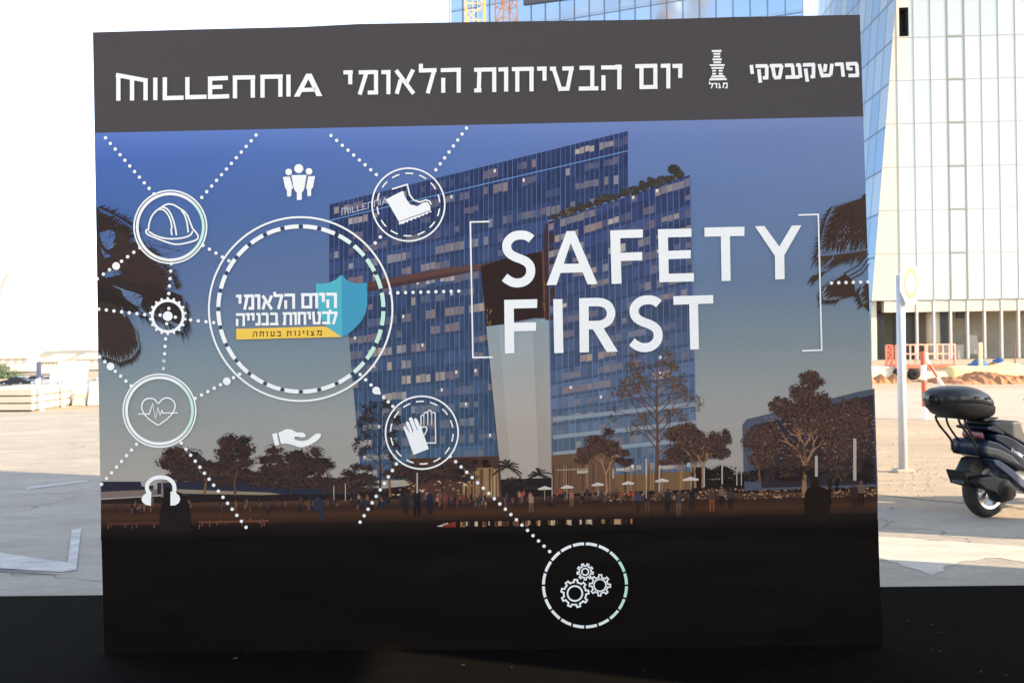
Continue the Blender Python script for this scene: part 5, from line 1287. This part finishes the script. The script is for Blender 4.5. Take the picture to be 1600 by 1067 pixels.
# red soil heap
random.seed(31)
mh = MB(); L0, L1 = gy(1478, 608, D1 - 3), gy(1700, 608, D1 - 3)
nx, ny = 44, 14; vs = []
for j in range(ny + 1):
    for i in range(nx + 1):
        s = i / nx; t = j / ny; x = L0.x + (L1.x - L0.x) * s; y = D1 - 3.6 + 4.6 * t
        h = (.10 + .15 * math.exp(-((s - .42) / .16) ** 2) + .05 * math.sin(s * 19) * .5) * math.sin(math.pi * min(1, t * .9 + .02)) ** .7 * sstep(s / .2) * 1.5
        vs.append((x, y, max(-.05, h + random.uniform(-.05, .05) - (.06 if j in (0, ny) else 0))))
mh.add(vs, [(j * (nx + 1) + i, j * (nx + 1) + i + 1, (j + 1) * (nx + 1) + i + 1, (j + 1) * (nx + 1) + i) for j in range(ny) for i in range(nx)])
tag(mh.build('soil_heap', mat('red_soil', (.30, .115, .045), .95, col2=(.42, .20, .09), vscale=2.2, bump=1, bscale=5)), kind='structure')
# left small bank of red soil
lb = MB(); q0, q1 = gy(1366, 608, D1 - 1), gy(1412, 608, D1 - 1)
lb.add([(q0.x - 1 + (q1.x - q0.x + 1) * i / 12, q0.y + (j - 2) * .4, [0, .3, .42, .3, 0][j] * (.7 + .3 * math.sin(i * 2.1)) - .02) for j in range(5) for i in range(13)], [(j * 13 + i, j * 13 + i + 1, j * 13 + 14 + i, j * 13 + 13 + i) for j in range(4) for i in range(12)])
tag(lb.build('soil_bank', bpy.data.materials['red_soil']), kind='structure')

# red scissor lift
LY = 43.5
lc = gy(1432, 606, LY); ZL = lambda v: gy(1432, v, LY).z
LIFT = empty('scissor_lift', (lc.x, lc.y, 0), 'red scissor lift with a railed platform standing before the tower', 'lift')
M_RED = mat('lift_red', (.62, .13, .07), .5, var=.08); M_PALE = mat('faded_pink_rail', (.66, .34, .26), .55)
xL = lambda u: gy(u, 570, LY).x
cb = MB(); cb.box(((xL(1392) + xL(1424)) / 2, LY, .42), (xL(1424) - xL(1392), 1.2, .42)); bevel(cb.build('chassis', mat('chassis_grey', (.30, .24, .18), .7), LIFT), .04)
for u in (1397.5, 1419.5):
    for dy in (-.55, .55):
        b = MB(); b.lathe_y((xL(u), LY + dy, .27), [(.0, -.1), (.2, -.12), (.27, -.08), (.27, .08), (.2, .12), (0, .1)], 20); b.build('wheel', M_RUB, LIFT, smooth=True)
za, zb2 = .62, ZL(574)
nst = 2
for i in range(nst):
    z0 = za + (zb2 - za) * i / nst; z1 = za + (zb2 - za) * (i + 1) / nst
    for dy in (-.4, .4):
        for (ua, ub, o) in ((1394, 1422, 0), (1422, 1394, .1)): sc = MB(); sc.bar((xL(ua), LY + dy + o, z0), (xL(ub), LY + dy + o, z1), .09); sc.build('scissor_arm', M_RED, LIFT)
pf = MB(); pf.box(((xL(1390) + xL(1484)) / 2, LY, zb2 + .06), (xL(1484) - xL(1390), 1.3, .14)); pf.build('platform', M_RED, LIFT)
zt2 = ZL(538)
for dy in (-.6, .6):
    rl = MB()
    for v in (538.5, 553):
        rl.bar((xL(1412), LY + dy, ZL(v)), (xL(1484), LY + dy, ZL(v)), .05)
    for u in (1414, 1422, 1440, 1455, 1474, 1483): rl.bar((xL(u), LY + dy, zb2), (xL(u), LY + dy, zt2), .055)
    rl.build('railing', M_PALE, LIFT)
for dy in (-.55, .55):
    gt = MB()
    for u in (1392.5, 1402): gt.bar((xL(u), LY + dy, zb2), (xL(u), LY + dy, ZL(539)), .08)
    for i in range(4):
        gt.bar((xL(1392.5), LY + dy, zb2 + (ZL(539) - zb2) * i / 4), (xL(1402), LY + dy, zb2 + (ZL(539) - zb2) * (i + 1) / 4), .06); gt.bar((xL(1392.5), LY + dy, zb2 + (ZL(539) - zb2) * (i + 1) / 4), (xL(1402), LY + dy, zb2 + (ZL(539) - zb2) * (i + 1) / 4), .06)
    gt.build('gate', M_RED, LIFT)
bx = MB(); bx.box((xL(1435), LY - .7, ZL(557)), (.26, .1, .36)); bx.build('control_box', mat('control_cream', (.66, .58, .46), .7), LIFT)
# red and white posts and the leaning barrier arm
def striped(name, a, b, r, cols, label, cat, cuts):
    t = empty(name, a, label, cat)
    d = b - a
    for (s0, s1, m, nm) in cuts:
        k = MB(); k.tube([a + d * s0, a + d * s1], r, 16); k.build(nm, m, t, smooth=False)
    return t
M_RW1, M_RW2 = mat('post_red', (.55, .10, .05), .5), mat('post_white', (.78, .74, .68), .5)
pb = ground(1446, 655); pt = at_y(1442, 549, pb.y)
striped('barrier_post', pb, pt, .056, None, 'fat red and white banded barrier post between the sign post and the scooter', 'post', [(0, .06, M_RW2, 'base'), (.06, .19, M_RW2, 'white_band'), (.19, .38, M_RW1, 'red_band'), (.38, .52, M_RW1, 'red_band'), (.52, .58, M_RW1, 'red_band'), (.58, .80, M_RW2, 'white_band'), (.80, 1, M_RW1, 'red_band')])
aa = gy(1465, 600, 34); ab = gy(1448, 562, 34)
pa = Vector((aa.x + .25, aa.y, 0))
striped('boom_barrier', pa, ab, .05, None, 'slanting red and white barrier arm leaning beside the banded post', 'barrier', [(0, .42, M_RW2, 'white_band'), (.42, .86, M_RW1, 'red_band'), (.86, 1, M_RW2, 'white_band')])
# thin props on the site
M_WD = mat('site_timber', (.56, .44, .28), .8, var=.1)
def pole(u, v0, v1, Y, w, m, label, name='timber_post'):
    q = gy(u, v1, Y); b = MB(); zb_ = 0; b.box((q.x, q.y, (gy(u, v0, Y).z + zb_) / 2), (w, w, gy(u, v0, Y).z - zb_)); tag(bevel(b.build(name, m, loc=(q.x, q.y, 0)), .01), label, 'post')
pole(1532, 535, 575, 47, .16, M_WD, 'thick pale timber post standing behind the yellow sheeting')
pole(1491.5, 545, 578, 46, .055, mat('rust', (.20, .08, .04), .8), 'dark rusty stake left of the pale timber post', 'steel_stake')
pole(1586, 539, 575, 46, .045, bpy.data.materials['rust'], 'thin red stake standing farthest right on the site', 'steel_stake')
# tarpaulins and rubbish heap
def heap(name, u0, u1, vt, vb, Y, m, label, cat, seed):
    random.seed(seed); q0, q1 = gy(u0, vb, Y), gy(u1, vb, Y); h = gy(u0, vt, Y).z; b = MB(); n, mm = 14, 8
    b.add([(q0.x + (q1.x - q0.x) * i / n, Y + 1.6 * (j / mm - .5), max(-.02, h * math.sin(math.pi * i / n) ** .6 * math.sin(math.pi * j / mm) ** .6 * random.uniform(.75, 1.0))) for j in range(mm + 1) for i in range(n + 1)],
          [(j * (n + 1) + i, j * (n + 1) + i + 1, (j + 1) * (n + 1) + i + 1, (j + 1) * (n + 1) + i) for j in range(mm) for i in range(n)])
    tag(b.build(name, m, loc=(q0.x, Y, 0), smooth=True), label, cat)
heap('blue_tarpaulin', 1508, 1552, 560, 575, 50, mat('tarp_blue', (.05, .13, .28), .5), 'crumpled dark blue tarpaulin heaped left of the soil, under the tower', 'tarpaulin', 3)
heap('blue_tarpaulin', 1548, 1572, 557, 572, 51, bpy.data.materials['tarp_blue'], 'small blue tarpaulin behind the thick timber post, farther right', 'tarpaulin', 4)
heap('white_sack', 1586, 1640, 560, 574, 46, mat('sack_white', (.72, .68, .6), .8), 'white bulk sack slumped at the right end of the yellow sheeting', 'sack', 5)
heap('rubble_heap', 1540, 1568, 564, 574, 47, bpy.data.materials['red_soil'], 'small heap of red rubble beside the timber post', 'heap', 6)

# ================================================================== left side
# stack of pale beams fenced by two posts
st0 = ground(-70, 644); st1 = ground(50, 643.5); st2 = ground(113, 633); st3 = ground(42, 630)
ST = empty('beam_stack', (st1.x, st1.y, 0), 'low stack of long pale beams in three tiers on the left', 'beams')
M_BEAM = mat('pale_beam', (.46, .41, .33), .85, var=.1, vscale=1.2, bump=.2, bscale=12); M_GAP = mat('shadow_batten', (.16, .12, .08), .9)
hst = .60
for k in range(3):
    z0 = .05 + k * hst / 3; z1 = z0 + hst / 3 - .035
    b = MB(); b.prism([(p.x, p.y, z0) for p in (st0, st1, st2, st3)], (0, 0, z1 - z0)); bevel(b.build('beam_tier', M_BEAM, ST), .012)
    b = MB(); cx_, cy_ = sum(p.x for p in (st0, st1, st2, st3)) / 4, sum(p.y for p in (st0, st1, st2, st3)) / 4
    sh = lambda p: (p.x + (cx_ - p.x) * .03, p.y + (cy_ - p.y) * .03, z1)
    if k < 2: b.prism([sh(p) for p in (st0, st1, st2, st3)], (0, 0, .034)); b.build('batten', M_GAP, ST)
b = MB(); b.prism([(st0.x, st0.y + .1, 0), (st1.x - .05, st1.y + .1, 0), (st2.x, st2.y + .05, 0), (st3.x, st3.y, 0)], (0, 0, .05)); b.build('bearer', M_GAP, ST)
for u, v in ((67.5, 642), (101, 636)):
    q = ground(u, v); b = MB(); b.box((q.x, q.y - .06, .36), (.07, .07, .72)); b.build('stake', mat('stake_white', (.75, .72, .64), .7), ST)
# bush
random.seed(91)
def leafball(name, c, rx, ry, rz_, n, m, label, cat, size=.2):
    b = MB(); c = Vector(c)
    for i in range(n):
        v = Vector((random.gauss(0, 1), random.gauss(0, 1), random.gauss(0, 1))).normalized() * random.random() ** .4
        p = c + Vector((v.x * rx, v.y * ry, abs(v.z) * rz_ * 1.0)); d = Vector((random.gauss(0, 1), random.gauss(0, 1), random.gauss(0, 1))).normalized(); e = d.orthogonal().normalized(); s = size * random.uniform(.5, 1.2)
        b.add([p - d * s, p + e * s * .5, p + d * s, p - e * s * .5], [(0, 1, 2, 3)])
    b.tube([c - Vector((0, 0, .3)), c + Vector((0, 0, rz_ * .6))], .15, 6)
    return tag(b.build(name, m, loc=(c.x, c.y, c.z)), label, cat)
bc = gy(-2, 590, 205); zz0 = terrain(bc.x, bc.y)
leafball('bush', (bc.x, bc.y, zz0), 3.0, 2.4, gy(0, 567, 205).z - zz0, 900, mat('bush_leaf', (.045, .075, .035), .7, var=.4, vscale=1), 'dark green bush at the left edge above the parked cars', 'bush', .28)
leafball('bush', (gy(24, 588, 208).x, 208, zz0), 1.9, 1.5, gy(0, 577, 208).z - zz0, 260, bpy.data.materials['bush_leaf'], 'small low bush right of the dark bush on the left', 'bush', .22)
# cars
def car(u, Y, heading, col, label, z=None, rough=.3):
    c = gy(u, 600, Y); z = terrain(c.x, c.y) if z is None else z
    t = empty('parked_car', (c.x, c.y, z), label, 'car', 'cars parked beyond the stack on the left', heading)
    mb = mat('car_paint', col, rough, .3, coat=.6)
    b = MB(); prof = [(-2.2, .35), (-2.22, .62), (-2.1, .86), (-1.5, .95), (1.0, .93), (1.75, .82), (2.15, .68), (2.2, .4), (2.1, .28), (-2.1, .28)]
    b.puff(prof, .87, .18); o = b.build('body', mb, t); bevel(o, .03)
    b = MB(); b.puff([(-1.75, .93), (-1.15, 1.38), (-.6, 1.45), (.15, 1.42), (.95, .93)], .78, .35); b.build('glasshouse', mat('car_glass', (.03, .04, .05), .1, spec=.8), t)
    b = MB(); b.puff([(-1.2, 1.37), (-.6, 1.46), (.15, 1.43), (.3, 1.36), (-.6, 1.40)], .70, .3); b.build('roof', mb, t)
    for x0_, x1_ in (((-.35, .9), (-.35, 1.42)), ((-1.45, .9), (-1.1, 1.4)), ((.95, .9), (.2, 1.41))):
        for y in (-.79, .79): b = MB(); b.bar((x0_[0], y, x0_[1]), (x1_[0], y * .86, x1_[1]), .06); b.build('pillar', mb, t)
    for x in (-1.35, 1.35):
        for y in (-.8, .8):
            b = MB(); b.lathe_y((x, y, .31), [(.0, -.08), (.2, -.1), (.31, -.09), (.31, .09), (.2, .1), (0, .08)], 24); w = b.build('wheel', M_RUB, t, smooth=True)
            b = MB(); b.lathe_y((x, y, .31), [(0, -.105), (.19, -.105), (.19, .105), (0, .105)], 20); b.build('rim', M_ALU, w)
    for y in (-.6, .6):
        b = MB(); b.box((-2.2, y, .74), (.06, .34, .14)); b.build('tail_light', bpy.data.materials['tail_lens'], t)
        b = MB(); b.box((2.13, y, .66), (.08, .34, .12)); b.build('headlight', bpy.data.materials['lamp_lens'], t)
    return t
car(24, 160, R(178), (.02, .024, .034), 'dark parked car behind the stack of beams, left of the silver cars')
car(54, 164, R(172), (.42, .43, .44), 'silver parked car with its nose hidden behind the dark car')
car(72, 156, R(205), (.60, .61, .62), 'pale silver car parked beside the white container')
car(146, 140, R(195), (.70, .71, .70), 'white car showing past the left edge of the display wall')
# white container
kc = gy(96, 606, 62); kz = terrain(kc.x, kc.y)
KT = empty('site_container', (kc.x, kc.y, kz), 'white boxy site container behind the mesh fence on the left', 'container')
xk = lambda u: gy(u, 590, 62).x; zk = gy(96, 576, 62).z
b = MB(); b.box((kc.x, 63, (zk + kz) / 2), (xk(115) - xk(77), 2.0, zk - kz)); bevel(b.build('box', mat('container_white', (.62, .61, .58), .6, var=.04), KT), .03)
b = MB(); b.box((kc.x, 63, zk + .03), (xk(116) - xk(76), 2.1, .06)); b.build('roof', mat('container_roof', (.66, .62, .52), .7), KT)
M_RIB = mat('container_rib', (.70, .69, .66), .6)
for i in range(9): b = MB(); b.box((xk(80 + i * 4), 61.98, (zk + kz) / 2), (.03, .04, (zk - kz) * .9)); b.build('rib', M_RIB, KT)
b = MB(); b.box((xk(96.5), 61.9, gy(96, 599, 62).z), (.16, .1, .36)); b.build('blue_panel', mat('panel_blue', (.03, .03, .12), .5), KT)
# mesh fence panels
def mesh_fence(u0, u1, vt, Y, label):
    a, b_ = gy(u0, 600, Y), gy(u1, 600, Y); z0 = terrain(a.x, a.y); zt_ = gy((u0 + u1) / 2, vt, Y).z
    t = empty('mesh_fence', (a.x, a.y, z0), label, 'fence', 'wire mesh fence panels on the left')
    m = bpy.data.materials['galvanised']
    b = MB(); n = 16
    for i in range(n + 1): x = a.x + (b_.x - a.x) * i / n; b.bar((x, Y, z0 + .1), (x, Y, zt_), .012)
    for i in range(7): z = z0 + .1 + (zt_ - z0 - .1) * i / 6; b.bar((a.x, Y, z), (b_.x, Y, z), .012)
    b.build('mesh', m, t)
    for x in (a.x, b_.x): b = MB(); b.tube([(x, Y, z0), (x, Y, zt_ + .05)], .025, 8); b.build('post', m, t)
mesh_fence(62, 93, 592, 33, 'wire mesh fence panel before the white container')
mesh_fence(94, 122, 591.5, 33, 'wire mesh fence panel right of the container, next to the white barrier')
mesh_fence(123, 152, 592, 33, 'wire mesh fence panel touching the display wall edge')
# white plastic barriers and bollards
def jersey(u0, u1, v0, v1, label, col=(.80, .78, .72)):
    q0, q1 = ground(u0, v1), ground(u1, v1); h = gy(u0, v0, q0.y).z; L = (q1 - q0).length
    b = MB(); pr = [(-.22, 0), (.22, 0), (.20, h * .2), (.10, h * .5), (.08, h), (-.08, h), (-.10, h * .5), (-.20, h * .2)]
    b.prism([(q0.x, q0.y + .2 + p[0], p[1]) for p in pr], (q1.x - q0.x, q1.y - q0.y, 0)); tag(bevel(b.build('road_barrier', mat('barrier_white', tuple(v * .8 for v in col), .7, var=.05), loc=(q0.x, q0.y, 0)), .03), label, 'barrier')
jersey(112, 133, 614, 634, 'low cream barrier between the beam stack and the display wall', (.74, .68, .54))
jersey(136, 158, 596, 634, 'tall white plastic barrier half hidden by the display wall')
def bollard(u, v0, v1, label):
    q = ground(u, v1); h = gy(u, v0, q.y).z; t = empty('bollard', q, label, 'bollard')
    b = MB(); b.tube([q, q + Vector((0, 0, h))], .07, 14); b.build('tube', mat('bollard_white', (.76, .74, .76), .6), t, smooth=True)
    for f in (.45, .7): b = MB(); b.tube([q + Vector((0, 0, h * f)), q + Vector((0, 0, h * (f + .1)))], .074, 14); b.build('band', mat('band_violet', (.55, .40, .62), .6), t, smooth=True)
bollard(59, 592, 628, 'slim white bollard with violet bands behind the beam stack')
# far mast and low pale buildings on the horizon
q = gy(60.5, 586, 150); b = MB(); b.box((q.x, 150, (gy(60, 565, 150).z + terrain(q.x, 150)) / 2), (.55, .5, gy(60, 565, 150).z - terrain(q.x, 150)))
tag(b.build('advertising_pillar', mat('pillar_grey', (.22, .22, .30), .7), loc=(q.x, 150, terrain(q.x, 150))), 'tall narrow grey pillar above the parked cars', 'pillar')
q = gy(53, 580, 330); BLD = empty('pale_silo', (q.x, 330, -3), 'far pale silo rising over the horizon above the cars', 'silo')
b = MB(); b.tube([(q.x, 330, -3), (q.x, 330, gy(53, 541, 330).z)], 1.6, 16); b.build('drum', mat('silo_white', (.66, .64, .58), .7), BLD, smooth=True)
b = MB(); b.tube([(q.x, 330, gy(53, 541, 330).z), (q.x, 330, gy(53, 536, 330).z)], [1.7, .2], 16); b.build('cap', bpy.data.materials['silo_white'], BLD)
M_SHG = mat('shed_glass', (.34, .32, .28), .4)
def shed(u0, u1, vt, Y, col, label):
    a, c = gy(u0, 580, Y), gy(u1, 580, Y); h = gy(u0, vt, Y).z
    t = empty('low_building', ((a.x + c.x) / 2, Y, -3), label, 'building', 'far pale buildings along the horizon')
    b = MB(); b.box(((a.x + c.x) / 2, Y + 8, (h - 3) / 2), (c.x - a.x, 16, h + 3)); b.build('wall', mat('shed_wall', col, .85, var=.06, vscale=.2), t)
    b = MB(); b.prism([(a.x - .4, Y - .4, h), (c.x + .4, Y - .4, h), (c.x + .4, Y + 8, h + 1.6), (a.x - .4, Y + 8, h + 1.6)], (0, 0, .3)); b.build('roof', mat('shed_roof', (.5, .42, .34), .8), t)
    for i in range(5): b = MB(); x = a.x + (c.x - a.x) * (i + .5) / 5; b.box((x, Y - .02, h * .3 - .6), ((c.x - a.x) * .1, .06, 1.2)); b.build('window', M_SHG, t)
shed(-20, 44, 561, 260, (.60, .54, .44), 'long pale shed on the horizon above the bush')
shed(64, 92, 566, 230, (.66, .58, .48), 'pale building on the horizon right of the narrow pillar')
shed(118, 170, 562, 280, (.62, .50, .40), 'pinkish shed on the horizon beside the display wall')
